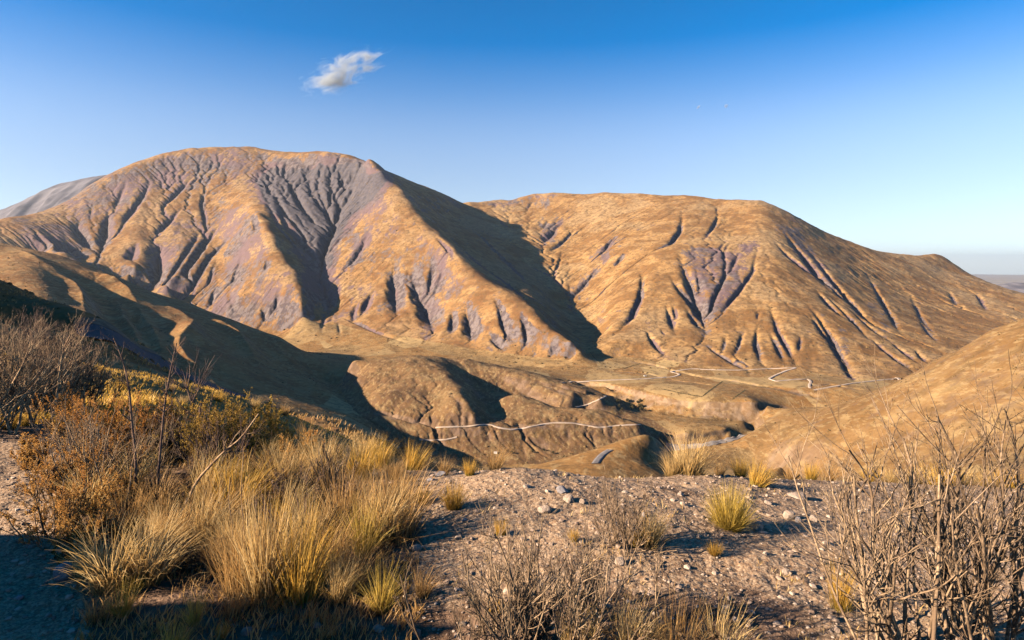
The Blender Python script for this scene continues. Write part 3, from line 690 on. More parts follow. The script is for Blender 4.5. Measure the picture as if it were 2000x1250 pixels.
aGRAV_SHADE = np.clip(sstep(760, 900, pxg+40*fbm(XX*1.3, YY*1.3, 3, 81))*1.0, 0, 1)
aGRAV_SHADE = np.maximum(aGRAV_SHADE*(1-.75*sstep(1130,1200,pyg+0*pxg)*(1-sstep(1500,1700,pxg))), sstep(190, 120, pxg)*sstep(840,880,pyg))  # gravel thinned to darker soil low in view, painting in bush shadow
aGRAV_SHADE = aGRAV_SHADE*(1-sstep(9,13,YY))
aTURF = sstep(8.5, 12, YY)
FL = LAB[:-1,:-1]
AT = {'rock': aROCK, 'flow': aFLOW}
ATG = {'gravel': aGRAV_SHADE, 'turf': aTURF}
NAMES = [(0,'ground',M_GRND),(1,'hillside',M_HILL),(2,'valley',M_VAL),(3,'mountain',M_MT),(4,'mountain',M_MT2),(5,'hill',M_HILL),(6,'hill',M_CH),(7,'hill',M_RH)]
for k, nm, mt in NAMES:
    sub_mesh(nm, FL == k, mt, ATG if k == 0 else AT, kind='structure')
def shade_mound():  # unseen mound added left of the view to shade the hillside
    n = 60; V = []
    for i in range(n):
        for j in range(n):
            x = -180+122*i/(n-1); y = 2+118*j/(n-1)
            r = math.hypot((x+121)/52, (y-60)/54)
            z = -22+48*max(0, 1-r*r)**.75+2.5*float(fbm(np.array([x*.06]), np.array([y*.06]), 4, 5)[0])-8*max(0, (x+75)/17)
            V.append((x, y, z))
    me = bpy.data.meshes.new('hillside'); me.from_pydata(V, [], [(i*n+j, (i+1)*n+j, (i+1)*n+j+1, i*n+j+1) for i in range(n-1) for j in range(n-1)])
    me.polygons.foreach_set('use_smooth', [True]*len(me.polygons)); me.materials.append(M_HILL)
    o = bpy.data.objects.new('hillside', me); COL.objects.link(o); o['kind'] = 'structure'
shade_mound()
tick('meshes')
# ------------------------------------------------------------------ helpers for objects
def tag(o, label=None, cat=None, group=None, kind=None):
    if label: o['label'] = label
    if cat: o['category'] = cat
    if group: o['group'] = group
    if kind: o['kind'] = kind
    return o
def empty(name, loc, rz=0.0):
    o = bpy.data.objects.new(name, None); COL.objects.link(o); o.location = loc; o.rotation_euler = (0,0,rz); o.empty_display_size = .1
    return o
def raw_mesh(name, V, Fc, mat, smooth=True, attrs=None):
    me = bpy.data.meshes.new(name)
    V = np.asarray(V, np.float32).reshape(-1,3)
    if isinstance(Fc, np.ndarray):
        k = Fc.shape[1]
        me.vertices.add(len(V)); me.loops.add(Fc.size); me.polygons.add(len(Fc))
        me.vertices.foreach_set('co', V.ravel()); me.loops.foreach_set('vertex_index', Fc.astype(np.int32).ravel())
        me.polygons.foreach_set('loop_start', np.arange(0, Fc.size, k, dtype=np.int32)); me.update(calc_edges=True)
    else:
        me.from_pydata(V.tolist(), [], Fc); me.update()
    me.polygons.foreach_set('use_smooth', np.full(len(me.polygons), smooth))
    for an, arr in (attrs or {}).items():
        a = me.attributes.new(an, 'FLOAT', 'POINT'); a.data.foreach_set('value', np.asarray(arr, np.float32))
    if mat: me.materials.append(mat)
    return me
def link(name, me, parent=None, loc=None):
    o = bpy.data.objects.new(name, me); COL.objects.link(o)
    if parent: o.parent = parent
    if loc is not None: o.location = loc
    return o
def far_pt(px, py):
    u, w = drape(px, py, E); y = math.exp(w)
    return np.array([u*y, y])
def far_line(pl, step=3.0):
    out = []
    for a, b in zip(pl[:-1], pl[1:]):
        n = max(1, int(math.hypot(b[0]-a[0], b[1]-a[1])/step))
        out += [far_pt(a[0]+(b[0]-a[0])*i/n, a[1]+(b[1]-a[1])*i/n) for i in range(n)]
    out.append(far_pt(*pl[-1]))
    return np.array(out)
def smooth_line(P, k=3):
    for _ in range(k):
        Q = P.copy(); Q[1:-1] = .25*P[:-2]+.5*P[1:-1]+.25*P[2:]; P = Q
    return P
def ribbon(name, P, width, mat, lift=.8, cross=3, wob=.0, level=True, skirt=3.0, **props):
    """a strip of road or gravel laid along ground points P"""
    P = smooth_line(np.asarray(P), 4)
    T = np.gradient(P, axis=0); T /= np.linalg.norm(T, axis=1, keepdims=True)+1e-9
    N = np.stack([-T[:,1], T[:,0]], 1)
    zc = grid_height(P[:,0], P[:,1])
    for _ in range(6 if level else 0):
        zs = zc.copy(); zs[1:-1] = .25*zc[:-2]+.5*zc[1:-1]+.25*zc[2:]; zc = np.maximum(zs, zc-.4)
    n = len(P); wv = width*(1+wob*np.array([vnoise(np.array([i*.31]), np.array([width]), 5)[0] for i in range(n)]))
    V = []; cols = cross+1
    for i in range(n):
        for k in range(cols):
            s = (k/cross-.5)*wv[i]
            q = P[i]+N[i]*s
            V.append((q[0], q[1], zc[i]+lift if level else float(grid_height(q[0], q[1]))+lift))
    top = len(V)
    for i in range(n):
        for k in (0, cross):
            x, y, z = V[i*cols+k]; V.append((x, y, z-skirt))
    Fc = [(i*cols+k, i*cols+k+1, (i+1)*cols+k+1, (i+1)*cols+k) for i in range(n-1) for k in range(cross)]
    for i in range(n-1):
        a, b = top+2*i, top+2*i+2
        Fc.append((i*cols, (i+1)*cols, b, a)); Fc.append((i*cols+cross, a+1, b+1, (i+1)*cols+cross))
    o = link(name, raw_mesh(name, V, Fc, mat))
    return tag(o, **props)
def plain_mat(name, ca, cb, scale, rough=.9, bump=.0, bd=.02):
    t = NT(name); p = t.pos()
    n = t.noise(p, scale, 5, .65)
    t.bsdf(t.mix(t.ramp(n, .3, .7), ca, cb), rough, .2, n if bump else None, bd, bump)
    return t.m
M_TRACK = plain_mat('pale_track', (.54,.42,.34), (.41,.31,.24), .03)
M_ASPH = plain_mat('asphalt', (.040,.045,.055), (.060,.064,.072), 1.2, .8, .3, .02)
M_BED = plain_mat('river_gravel', (.36,.31,.28), (.22,.18,.16), .06)
ribbon('road', far_line([(852,834),(885,833),(917,832),(945,829),(957,828),(973,835),(1001,839),(1020,837),(1040,832),(1082,825),(1121,826),(1170,835),(1219,830),(1250,829)]), 7.5, M_TRACK, 1.0, kind='structure')
ribbon('road', far_line([(818,858),(845,860),(875,858),(892,853)]), 6, M_TRACK, 1.0, kind='structure')
ribbon('road', far_line([(1095,747),(1177,743),(1262,740),(1318,736),(1330,731),(1308,726),(1353,720),(1382,722),(1445,723),(1505,720),(1554,718)]), 11, M_TRACK, 1.2, kind='structure')
ribbon('road', far_line([(1554,719),(1536,724),(1515,733),(1502,740),(1517,745),(1557,741),(1579,741),(1585,746),(1580,753),(1583,759)], 1.5), 11, M_TRACK, 1.6, kind='structure')
ribbon('road', far_line([(1589,762),(1663,749),(1733,741),(1764,740)]), 10, M_TRACK, 1.2, kind='structure')
ribbon('road', far_line([(1123,795),(1146,790),(1170,780),(1184,773),(1177,767),(1160,764)], 1.5), 9, M_TRACK, 1.0, kind='structure')
ribbon('road', far_line([(1163,906),(1168,898),(1176,889),(1184,883),(1192,879)], 1.5), 6.5, plain_mat('worn_asphalt', (.20,.18,.18), (.14,.125,.125), .3), .5, level=False, kind='structure')
ribbon('river', far_line([(1300,876),(1340,873),(1371,870),(1399,865),(1438,857),(1452,850)]), 15, M_BED, .7, 5, .9, level=False, kind='structure')
# the road just below the viewpoint
def strip_from(pa, pb, t0, t1, name, mat, lift, n=120, cross=6):
    def res(pl):
        q = np.array([((a-CX)/F*Y, Y) for a, _, Y in pl]); s = np.concatenate([[0], np.cumsum(np.linalg.norm(np.diff(q, axis=0), axis=1))]); s /= s[-1]
        f = np.linspace(0, 1, n); return smooth_line(np.stack([np.interp(f, s, q[:,0]), np.interp(f, s, q[:,1])], 1), 6)
    A, B = res(pa), res(pb); V = []
    for i in range(n):
        za = []
        for k in range(cross+1):
            t = t0+(t1-t0)*k/cross; q = A[i]*(1-t)+B[i]*t
            V.append((q[0], q[1], float(grid_height(q[0], q[1]))+lift))
    c = cross+1
    return tag(link(name, raw_mesh(name, V, [(i*c+k, i*c+k+1, (i+1)*c+k+1, (i+1)*c+k) for i in range(n-1) for k in range(cross)], mat)), kind='structure')
RIN = [(160,660,82),(215,676,88),(255,690,98),(300,722,105),(340,750,112),(400,775,118),(470,800,110),(560,815,98),(640,838,80),(700,850,62)]
ROUT = [(142,622,101),(190,622,107),(220,640,109),(245,660,112),(300,690,124),(330,715,130),(365,732,138),(400,747,146),(440,770,150),(500,792,148),(560,808,140),(640,832,110),(700,848,85)]
strip_from(RIN, ROUT, .12, .78, 'road', M_ASPH, .35)
strip_from(RIN, ROUT, .79, .93, 'road_edge', plain_mat('earth_shoulder', (.20,.14,.09), (.13,.09,.06), .6), .38)
tick('roads')

# ------------------------------------------------------------------ field hedges, trees and a house far down in the valley
def leaf_clump(n, rx, rz, size, seed, shell=.35):
    """many small leaf faces filling a lumpy crown"""
    r = np.random.default_rng(seed)
    d = r.normal(size=(n,3)); d /= np.linalg.norm(d, axis=1, keepdims=True)
    rad = (r.random(n)**shell)
    lump = 1+.35*np.sin(d[:,0]*4+seed)*np.cos(d[:,1]*5+seed*2)+.2*np.sin(d[:,2]*7)
    c = d*(rad*lump)[:,None]*np.array([rx,rx,rz])
    a = r.normal(size=(n,3)); a /= np.linalg.norm(a, axis=1, keepdims=True)
    b = np.cross(a, r.normal(size=(n,3))); b /= np.linalg.norm(b, axis=1, keepdims=True)
    s = size*(.6+.8*r.random(n))[:,None]
    V = np.stack([c-a*s, c+b*s*.55, c+a*s, c-b*s*.55], 1).reshape(-1,3)
    Fc = np.arange(4*n).reshape(n,4)
    return V, Fc
def foliage_mat(name, ca, cb, trans=.3, scale=30):
    t = NT(name)
    v = t.attr('tint').outputs['Fac']
    col = t.mix(v, ca, cb)
    b = t.n('ShaderNodeBsdfPrincipled', {'Base Color': col, 'Roughness': .7, 'Specular IOR Level': .15})
    tr = t.n('ShaderNodeBsdfTranslucent', {'Color': col})
    m = t.n('ShaderNodeMixShader', {0: trans, 1: b.outputs[0], 2: tr.outputs[0]})
    t.t.links.new(m.outputs[0], t.out.inputs[0])
    return t.m
M_DARKLEAF = foliage_mat('dark_leaf', (.06,.055,.03), (.11,.085,.04), .15)
M_BARK = plain_mat('bark', (.15,.105,.075), (.24,.18,.135), 20)
def hedge(pl, label, h=4.0, w=3.5, n_per=1.4):
    P = far_line(pl, 2.0); L = np.concatenate([[0], np.cumsum(np.linalg.norm(np.diff(P, axis=0), axis=1))])
    n = int(L[-1]*n_per)+20; r = np.random.default_rng(int(pl[0][0]))
    s = r.random(n)*L[-1]
    gap = vnoise(s*.03, s*0+pl[0][1], 3); s = s[gap > -.28]; n = len(s)
    x = np.interp(s, L, P[:,0])+r.normal(size=n)*w*.35; y = np.interp(s, L, P[:,1])+r.normal(size=n)*w*.35
    hh = h*(.5+.5*r.random(n))*(.7+.6*vnoise(s*.05, s*0, 4))
    z = grid_height(x, y)
    V = []; Fc = []
    for i in range(n):
        k = len(V)
        for q in range(5):
            a = q*1.2566+s[i]; V.append((x[i]+math.cos(a)*1.1, y[i]+math.sin(a)*1.1, z[i]-.4))
        V.append((x[i]+r.normal()*.3, y[i]+r.normal()*.3, z[i]+max(hh[i],.8)))
        Fc += [(k+q, k+(q+1)%5, k+5) for q in range(5)]
    me = raw_mesh('hedge', V, Fc, M_DARKLEAF, False, {'tint': np.repeat(r.random(n), 6)})
    return tag(link('hedge', me), label, 'hedge', 'dark hedges between the valley fields')
hedge([(1371,775),(1390,760),(1411,745)], 'dark field hedge slanting up the middle of the valley pasture')
hedge([(1293,760),(1339,770),(1371,775)], 'long low hedge running from the road bend down to the cliff terrace')
hedge([(1220,720),(1236,714),(1250,711)], 'short dark hedge in the upper fields left of the road junction')
hedge([(1153,688),(1162,700),(1176,712)], 'crooked hedge near the mouth of the shaded gorge', 3)
hedge([(1411,746),(1450,752),(1500,757),(1540,768)], 'hedge along the lower edge of the field above the cliffs', 2.5)
hedge([(1110,722),(1180,715),(1220,719)], 'thin hedge crossing the golden fields below the gorge', 2.5)
hedge([(1430,780),(1455,762)], 'faint straight hedge between two fields right of the slanting one', 2)

def valley_tree(px, py, h, label, seed, group):
    b = far_pt(px, py); z = float(grid_height(*b))
    root = tag(empty('tree', (b[0], b[1], z)), label, 'tree', group)
    V = []; Fc = []
    for k, (hh, r) in enumerate(((-.5,.5),(h*.3,.35),(h*.75,.12))):
        for q in range(5): V.append((math.cos(q*1.2566)*r, math.sin(q*1.2566)*r, hh))
    Fc = [(k*5+q, k*5+(q+1)%5, k*5+5+(q+1)%5, k*5+5+q) for k in range(2) for q in range(5)]
    link('trunk', raw_mesh('trunk', V, Fc, M_BARK), root)
    Vc, Fcc = leaf_clump(260, h*.42, h*.42, h*.11, seed)
    Vc[:,2] += h*.62
    link('crown', raw_mesh('crown', Vc, Fcc, M_DARKLEAF, False, {'tint': np.repeat(np.random.default_rng(seed).random(260), 4)}), root)
rt = random.Random(4)
for k in range(16):
    valley_tree(1196+rt.random()*62, 784+rt.random()*22, 9+rt.random()*6, 'small dark tree in the grove beside the hairpin road on the shaded bank', 200+k, 'grove of dark trees by the hairpin')
for k, (a, b) in enumerate([(1040,884),(1062,881),(1080,886),(1000,886)]):
    valley_tree(a, b, 7, 'low dark tree on the grassy flat under the cut road', 240+k, 'trees on the flat under the road')
def house(px, py, w, d, h, label, rz):
    b = far_pt(px, py); z = float(grid_height(*b))
    root = tag(empty('house', (b[0], b[1], z), rz), label, 'house')
    x, y = w/2, d/2; wl = .0
    V = [(-x,-y,-1),(x,-y,-1),(x,y,-1),(-x,y,-1),(-x,-y,h),(x,-y,h),(x,y,h),(-x,y,h),(-x,0,h+d*.3),(x,0,h+d*.3)]
    link('wall', raw_mesh('wall', V, [(0,1,5,4),(2,3,7,6),(1,2,6,9,5),(3,0,4,8,7)], plain_mat('whitewash', (.7,.66,.6), (.6,.55,.5), .5), False), root)
    o = .4; t = .25
    R = [(-x-o,-y-o,h-.15),(x+o,-y-o,h-.15),(x+o,0,h+d*.3+.1),(-x-o,0,h+d*.3+.1),(x+o,y+o,h-.15),(-x-o,y+o,h-.15)]
    R += [(a, b_, c+t) for a, b_, c in R]
    link('roof', raw_mesh('roof', R, [(0,1,2,3),(3,2,4,5),(6,9,8,7),(9,11,10,8),(0,6,7,1),(5,4,10,11),(1,7,8,2),(2,8,10,4),(0,3,9,6),(3,5,11,9)], plain_mat('tin_roof', (.42,.38,.36), (.3,.25,.22), .5), False), root)
    D = [(-.5,-y-.05,-1),(.5,-y-.05,-1),(.5,-y-.05,1.9),(-.5,-y-.05,1.9),(-.5,-y+.1,-1),(.5,-y+.1,-1),(.5,-y+.1,1.9),(-.5,-y+.1,1.9)]
    link('door', raw_mesh('door', D, [(0,1,2,3),(1,5,6,2),(4,0,3,7),(3,2,6,7)], M_BARK, False), root)
house(1260,735, 10, 6, 3, 'tiny pale farmhouse beside the upper valley road', .2)
house(968,885, 9, 5, 2.8, 'tiny whitewashed hut at the foot of the cut road bank', -.3)
# low scrub dotted over the slopes, far too much to count
def scrub(n, seed, yr, size, dens):
    r = np.random.default_rng(seed)
    Y = np.exp(r.uniform(math.log(yr[0]), math.log(yr[1]), n)); px = r.uniform(-80, 2080, n)
    x = (px-CX)/F*Y; z = grid_height(x, Y); py = HY-F*z/Y
    cl = vnoise(x/55, Y/55, seed)+.7*vnoise(x/14, Y/14, seed+1)
    k = (r.random(n) < dens(px, py, Y)*np.clip(.35+1.3*cl, 0, 1)); x, Y, z = x[k], Y[k], z[k]; m = len(x)
    s = size*np.exp(r.normal(size=m)*.35)
    a = np.arange(6)/6*6.2832
    ring = np.stack([np.cos(a), np.sin(a), 0*a], 1)
    V = np.concatenate([ring[None]*(.8+.5*r.random((m,6,1))), ring[None]*.75*(.6+.6*r.random((m,6,1)))+np.array([0,0,.75]), np.tile(np.array([[[0,0,1.05]]]), (m,1,1))], 1)*s[:,None,None]
    V += np.stack([x, Y, z-.15*s], 1)[:,None]
    f = [(q, (q+1)%6, 6+(q+1)%6, 6+q) for q in range(6)]+[(6+q, 6+(q+1)%6, 12, 12) for q in range(6)]
    f3 = [(a_, b_, c_) for a_, b_, c_, d_ in f]+[(a_, c_, d_) for a_, b_, c_, d_ in f[:6]]
    Fc = (np.array(f3)[None]+(np.arange(m)*13)[:,None,None]).reshape(-1,3)
    o = link('scrub', raw_mesh('scrub', V.reshape(-1,3), Fc, M_SCRUB, False, {'tint': np.repeat(r.random(m), 13)}))
    return tag(o, kind='stuff')
M_SCRUB = foliage_mat('dry_scrub', (.085,.055,.025), (.20,.125,.05), .1)
scrub(22000, 31, (900, 3000), 1.5, lambda px,py,Y: np.where(py > 470, .75, .2))
scrub(7000, 32, (75, 420), .4, lambda px,py,Y: .8+0*px)
scrub(16000, 33, (2600, 6500), 3.2, lambda px,py,Y: .6+0*px)
tick('valley things')
# ------------------------------------------------------------------ plants
_ys = np.exp(np.linspace(math.log(1.5), math.log(70), 900))
def gp(px, py):
    """ground point met by the sight line through (column, row)"""
    u = (px-CX)/F
    z = grid_height(u*_ys, _ys); zr = (HY-py)/F*_ys
    k = np.nonzero(z >= zr)[0]
    i = k[0] if len(k) else len(_ys)-1
    if px > 600 and _ys[i] > 10:              # just over the rim: stand it on the rim itself
        m = (_ys > 4.5) & (_ys < 9.5)
        i = np.nonzero(m)[0][np.argmax((z/_ys)[m])]
    y = _ys[i]
    return np.array([u*y, y, float(z[i])])
def at(px, py, Y): return np.array([(px-CX)/F*Y, Y, (HY-py)/F*Y])

def grass_mat(name, a, b, base, brown):
    t = NT(name)
    v = t.attr('tint').outputs['Fac']; s = t.attr('along').outputs['Fac']
    col = t.mix(t.ramp(v, .15, .85), a, b)
    col = t.mix(t.ramp(v, .93, .97), col, brown)
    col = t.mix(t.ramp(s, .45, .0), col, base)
    p = t.n('ShaderNodeBsdfPrincipled', {'Base Color': col, 'Roughness': .55, 'Specular IOR Level': .25})
    tr = t.n('ShaderNodeBsdfTranslucent', {'Color': col})
    m = t.n('ShaderNodeMixShader', {0: .42, 1: p.outputs[0], 2: tr.outputs[0]})
    t.t.links.new(m.outputs[0], t.out.inputs[0])
    return t.m
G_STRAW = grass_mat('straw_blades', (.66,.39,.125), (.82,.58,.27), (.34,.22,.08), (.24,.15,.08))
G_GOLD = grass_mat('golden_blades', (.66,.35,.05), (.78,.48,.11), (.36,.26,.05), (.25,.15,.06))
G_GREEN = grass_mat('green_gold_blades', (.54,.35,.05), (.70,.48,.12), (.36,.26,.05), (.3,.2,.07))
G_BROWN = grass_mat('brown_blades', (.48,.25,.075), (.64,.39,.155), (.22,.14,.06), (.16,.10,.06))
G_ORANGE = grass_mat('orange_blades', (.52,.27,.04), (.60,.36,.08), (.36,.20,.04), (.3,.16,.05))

def blades(n, r0, spread, droop, lean, w, seed, hmin=.45, kink=.05, seg=5, bias=1.0):
    r = np.random.default_rng(seed)
    a = r.random(n)*2*math.pi
    rr = r0*np.sqrt(r.random(n))
    base = np.stack([rr*np.cos(a), rr*np.sin(a), np.full(n, -.03)], 1)
    az = a+r.normal(size=n)*.7
    th = spread*r.random(n)**bias
    L = (hmin+(1-hmin)*r.random(n)**.8)*1.04
    dr = droop*(.3+1.2*r.random(n))
    P = np.zeros((n, seg+1, 3)); P[:,0] = base
    lean = np.array([lean[0], lean[1], 0.0])
    for k in range(seg):
        t = th+dr*((k+.5)/seg)**1.5
        d = np.stack([np.sin(t)*np.cos(az), np.sin(t)*np.sin(az), np.cos(t)], 1)+lean*((k+1)/seg)*(.5+r.random(n))[:,None]
        d += r.normal(size=(n,3))*kink
        d /= np.linalg.norm(d, axis=1, keepdims=True)
        P[:,k+1] = P[:,k]+d*(L/seg)[:,None]
    f = az+math.pi/2+r.normal(size=n)*1.0
    side = np.stack([np.cos(f), np.sin(f), np.zeros(n)], 1)
    s = np.linspace(0, 1, seg+1)
    ww = w*(.6+.8*r.random(n))[:,None]*np.maximum(1-s**1.6, .12)[None]
    V = np.stack([P-side[:,None]*ww[...,None]*.5, P+side[:,None]*ww[...,None]*.5], 2)      # n, seg+1, 2, 3
    idx = np.arange(n)[:,None]*(seg+1)*2+np.arange(seg)[None]*2
    Fc = np.stack([idx, idx+1, idx+3, idx+2], -1).reshape(-1,4)
    tint = np.repeat(r.random(n), (seg+1)*2); al = np.tile(np.repeat(s, 2), n)
    return V.reshape(-1,3), Fc, tint, al
def tuft_mesh(name, layers, mat):
    Vs, Fs, ts, as_ = [], [], [], []; o = 0
    for kw in layers:
        V, Fc, t, a = blades(**kw); sc = kw.get('_s', 1)
        Vs.append(V); Fs.append(Fc+o); ts.append(t); as_.append(a); o += len(V)
    return raw_mesh(name, np.concatenate(Vs), np.concatenate(Fs), mat, True, {'tint': np.concatenate(ts), 'along': np.concatenate(as_)})
B = dict
TUFTS = {
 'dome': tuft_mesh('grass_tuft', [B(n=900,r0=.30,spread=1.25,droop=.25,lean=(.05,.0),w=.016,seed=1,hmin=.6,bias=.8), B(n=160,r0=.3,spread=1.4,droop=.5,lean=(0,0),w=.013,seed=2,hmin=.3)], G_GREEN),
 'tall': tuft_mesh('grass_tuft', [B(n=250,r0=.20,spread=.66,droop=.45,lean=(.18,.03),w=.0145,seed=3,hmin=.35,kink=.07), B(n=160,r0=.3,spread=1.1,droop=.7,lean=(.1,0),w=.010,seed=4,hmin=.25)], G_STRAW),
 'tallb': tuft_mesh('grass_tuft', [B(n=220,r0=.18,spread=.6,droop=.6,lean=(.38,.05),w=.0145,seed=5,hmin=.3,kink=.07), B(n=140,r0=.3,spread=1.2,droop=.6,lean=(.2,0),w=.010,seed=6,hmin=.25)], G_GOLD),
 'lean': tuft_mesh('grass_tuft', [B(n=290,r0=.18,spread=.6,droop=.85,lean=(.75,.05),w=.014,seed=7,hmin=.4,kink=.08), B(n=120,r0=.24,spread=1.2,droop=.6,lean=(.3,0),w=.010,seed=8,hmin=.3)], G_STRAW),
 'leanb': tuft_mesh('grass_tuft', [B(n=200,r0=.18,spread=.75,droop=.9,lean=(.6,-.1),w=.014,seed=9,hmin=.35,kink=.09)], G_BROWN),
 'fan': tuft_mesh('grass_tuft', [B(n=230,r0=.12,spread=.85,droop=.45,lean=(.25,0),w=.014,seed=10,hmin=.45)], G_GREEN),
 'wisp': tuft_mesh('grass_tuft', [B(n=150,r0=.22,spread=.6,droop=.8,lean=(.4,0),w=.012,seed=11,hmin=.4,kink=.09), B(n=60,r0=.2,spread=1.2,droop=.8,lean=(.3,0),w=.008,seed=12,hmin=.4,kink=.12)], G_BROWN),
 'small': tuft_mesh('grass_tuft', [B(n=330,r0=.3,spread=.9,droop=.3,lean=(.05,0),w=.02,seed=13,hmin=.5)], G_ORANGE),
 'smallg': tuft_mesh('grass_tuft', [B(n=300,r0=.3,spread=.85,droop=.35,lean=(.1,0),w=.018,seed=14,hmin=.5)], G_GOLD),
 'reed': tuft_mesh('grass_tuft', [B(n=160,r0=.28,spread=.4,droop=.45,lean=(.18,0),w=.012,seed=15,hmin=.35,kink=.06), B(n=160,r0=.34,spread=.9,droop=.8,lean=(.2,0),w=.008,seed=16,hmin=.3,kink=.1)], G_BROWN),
}
rp = random.Random(11)
def tuft(kind, px, py, hpx, label, group=None, sx=1.0, rz=None, tilt=0.0, Y=None):
    p = gp(px, py) if Y is None else at(px, py, Y)
    if Y is not None: p[2] = float(grid_height(p[0], p[1]))
    h = hpx*p[1]/F
    o = bpy.data.objects.new('grass_tuft', TUFTS[kind]); COL.objects.link(o)
    o.location = p; o.scale = (h*sx, h*sx, h); o.rotation_euler = (0, tilt, rp.uniform(-1.15,1.15) if rz is None else rz)
    tag(o, label, 'grass tuft', group)
    return o
CR = 'grass tufts along the rim of the gravel mound'; GV = 'grass tufts on the gravel mound'
tuft('dome', 1425, 1033, 98, 'dense round green-gold tuft sitting alone on the gravel mound', GV, .62)
tuft('tall', 1348, 926, 96, 'tall bushy pale tussock on the rim, in front of the canyon', CR, .85)
tuft('tall', 1312, 925, 60, 'thin pale tuft leaning out of the left side of the tall rim tussock', CR, .7, 2.6)
tuft('smallg', 1478, 949, 56, 'bright golden tuft leaning right on the rim just behind the round tuft', CR, .8, 0, .35)
tuft('small', 886, 993, 60, 'orange-gold tuft alone at the left end of the bare gravel', GV, .75)
tuft('small', 826, 985, 42, 'small orange tuft at the edge of the long shadows beside the pale clump', GV, .7)
tuft('tall', 705, 893, 78, 'wide straw tussock on the rim above the shaded road', CR, .9)
tuft('tallb', 742, 893, 74, 'golden tussock crowded against the wide straw tussock on the rim', CR, .8)
tuft('smallg', 806, 912, 62, 'untidy golden tuft leaning right over the dark slope', CR, .8, 0, .3)
tuft('leanb', 868, 927, 48, 'dull tuft in shade on the rim between two golden ones', CR, .9)
tuft('smallg', 917, 928, 38, 'little bright yellow tuft where the gravel rim begins', CR, .7)
tuft('wisp', 968, 915, 62, 'few long bent stalks standing on the gravel crest', CR, .8)
tuft('smallg', 1446, 929, 44, 'small golden tuft on the rim left of the leaning bright one', CR, .7)
tuft('wisp', 1405, 929, 40, 'sparse tuft on the rim next to the tall tussock', CR, .8)
tuft('smallg', 1584, 934, 42, 'small upright yellow tuft on the rim before the dark strip of shade', CR, .65)
tuft('wisp', 1545, 932, 45, 'thin see-through tuft on the rim left of the upright yellow one', CR, .9)
tuft('wisp', 1618, 936, 48, 'grey-brown wispy tuft on the rim right of the upright yellow one', CR, 1.0)
tuft('tallb', 1642, 1192, 118, 'yellow-green tuft growing out of the shade under the big bare shrub', None, .5)
tuft('fan', 745, 1197, 118, 'green-gold fan of blades at the near edge of the thicket by the gravel', None, .75)
tuft('lean', 742, 1062, 150, 'bright blond clump leaning over the gravel from the right end of the thicket', None, .8)
tuft('wisp', 770, 1050, 190, 'loose spray of very long stalks arching right out of the blond clump', None, .9)
tuft('tall', 520, 1165, 250, 'tallest straw clump in the middle of the thicket', None, .55)
tuft('tallb', 590, 1175, 215, 'tall golden clump leaning against the tallest straw clump', None, .6)
tuft('reed', 475, 1160, 190, 'stiff brown clump at the left side of the tallest straw clump', None, .6)
tuft('lean', 215, 1150, 165, 'long straw clump combed to the right beside the dark path', None, .9)
tuft('lean', 290, 1140, 150, 'brownish straw clump swept over by its neighbour near the path', None, .9)
tuft('lean', 175, 1000, 110, 'cream coloured drooping clump in front of the orange bush', None, 1.0)
tuft('lean', 355, 900, 100, 'blond drooping clump on the back slope behind the two tall dead stems', None, .9)
tuft('fan', 378, 1222, 90, 'small half shaded tuft in the dark hollow near the bottom edge', None, .6)
tuft('fan', 240, 1205, 85, 'small shaded tuft spreading beside the dark path', None, .8)
tuft('fan', 335, 1290, 105, 'tuft of stiff blades cut off by the bottom edge of the view', None, .7)
tuft('smallg', 434, 1246, 34, 'tiny dry tuft on the dark gravel at the bottom edge', None, .7)
tuft('lean', 1268, 1066, 88, 'golden tuft bent to the right at the foot of the twiggy middle shrub', None, .9)
tuft('smallg', 1238, 1068, 40, 'short yellow tuft hidden at the base of the twiggy middle shrub', None, .7)
tuft('leanb', 825, 1165, 80, 'dim tuft inside the dark shadow right of the thicket', None, .8)
tuft('smallg', 12, 838, 40, 'bright sunlit tuft at the far end of the path', None, 1.4)
tuft('smallg', 45, 832, 30, 'low sunlit tuft beside the path end, right of the brightest one', None, 1.5)
tuft('smallg', 978, 1046, 40, 'pale yellow tuft on the gravel behind the leafless front shrub', GV, .7)
tuft('smallg', 966, 1200, 44, 'yellow tuft showing through the leafless front shrub', None, .7)
tuft('smallg', 1120, 1056, 30, 'tiny yellow tuft between the front shrub and the middle shrub', GV, .7)
tuft('small', 1395, 1085, 30, 'tiny orange tuft below the round tuft', GV, .9)
tuft('tallb', 432, 985, 110, 'green and gold clump in the dark gap behind the leaning dead stem', None, .6)
tuft('fan', 478, 985, 90, 'greenish fan of grass in the dark gap behind the tall straw clump', None, .7)
for k, (x, y, h, lb) in enumerate([(1130,1300,150,'stalks of tall dry grass rising from the bottom edge beside the front shrub'), (1230,1310,175,'tall dry grass rising from the bottom edge right of the front shrub'), (1320,1320,190,'tall dry grass at the bottom edge below the round tuft'), (1410,1330,190,'tall dry grass at the bottom edge, nearest the big bare shrub'), (1265,1300,110,'short dry grass between the tall stalks at the bottom edge')]):
    tuft(['tall','lean','reed','lean','wisp'][k], x, y, h, lb, 'tall dry grass along the bottom edge', .55)
for k, (x, y, h) in enumerate([(1700,938,34),(1740,942,38),(1790,944,46),(1835,946,52),(1880,948,50),(1930,950,46),(1965,952,40)]):
    tuft(['smallg','tall','lean'][k % 3], x, y, h, ['low pale tuft on the rim behind the left stem of the big bare shrub','pale tuft on the rim seen between the stems of the big bare shrub','drooping pale tuft on the rim behind the big bare shrub','tallest pale tuft on the rim behind the big bare shrub','golden tuft on the rim behind the thickest bare stem','straw tuft on the rim near the right border','short drooping tuft on the rim at the right border'][k], CR, 1.1)
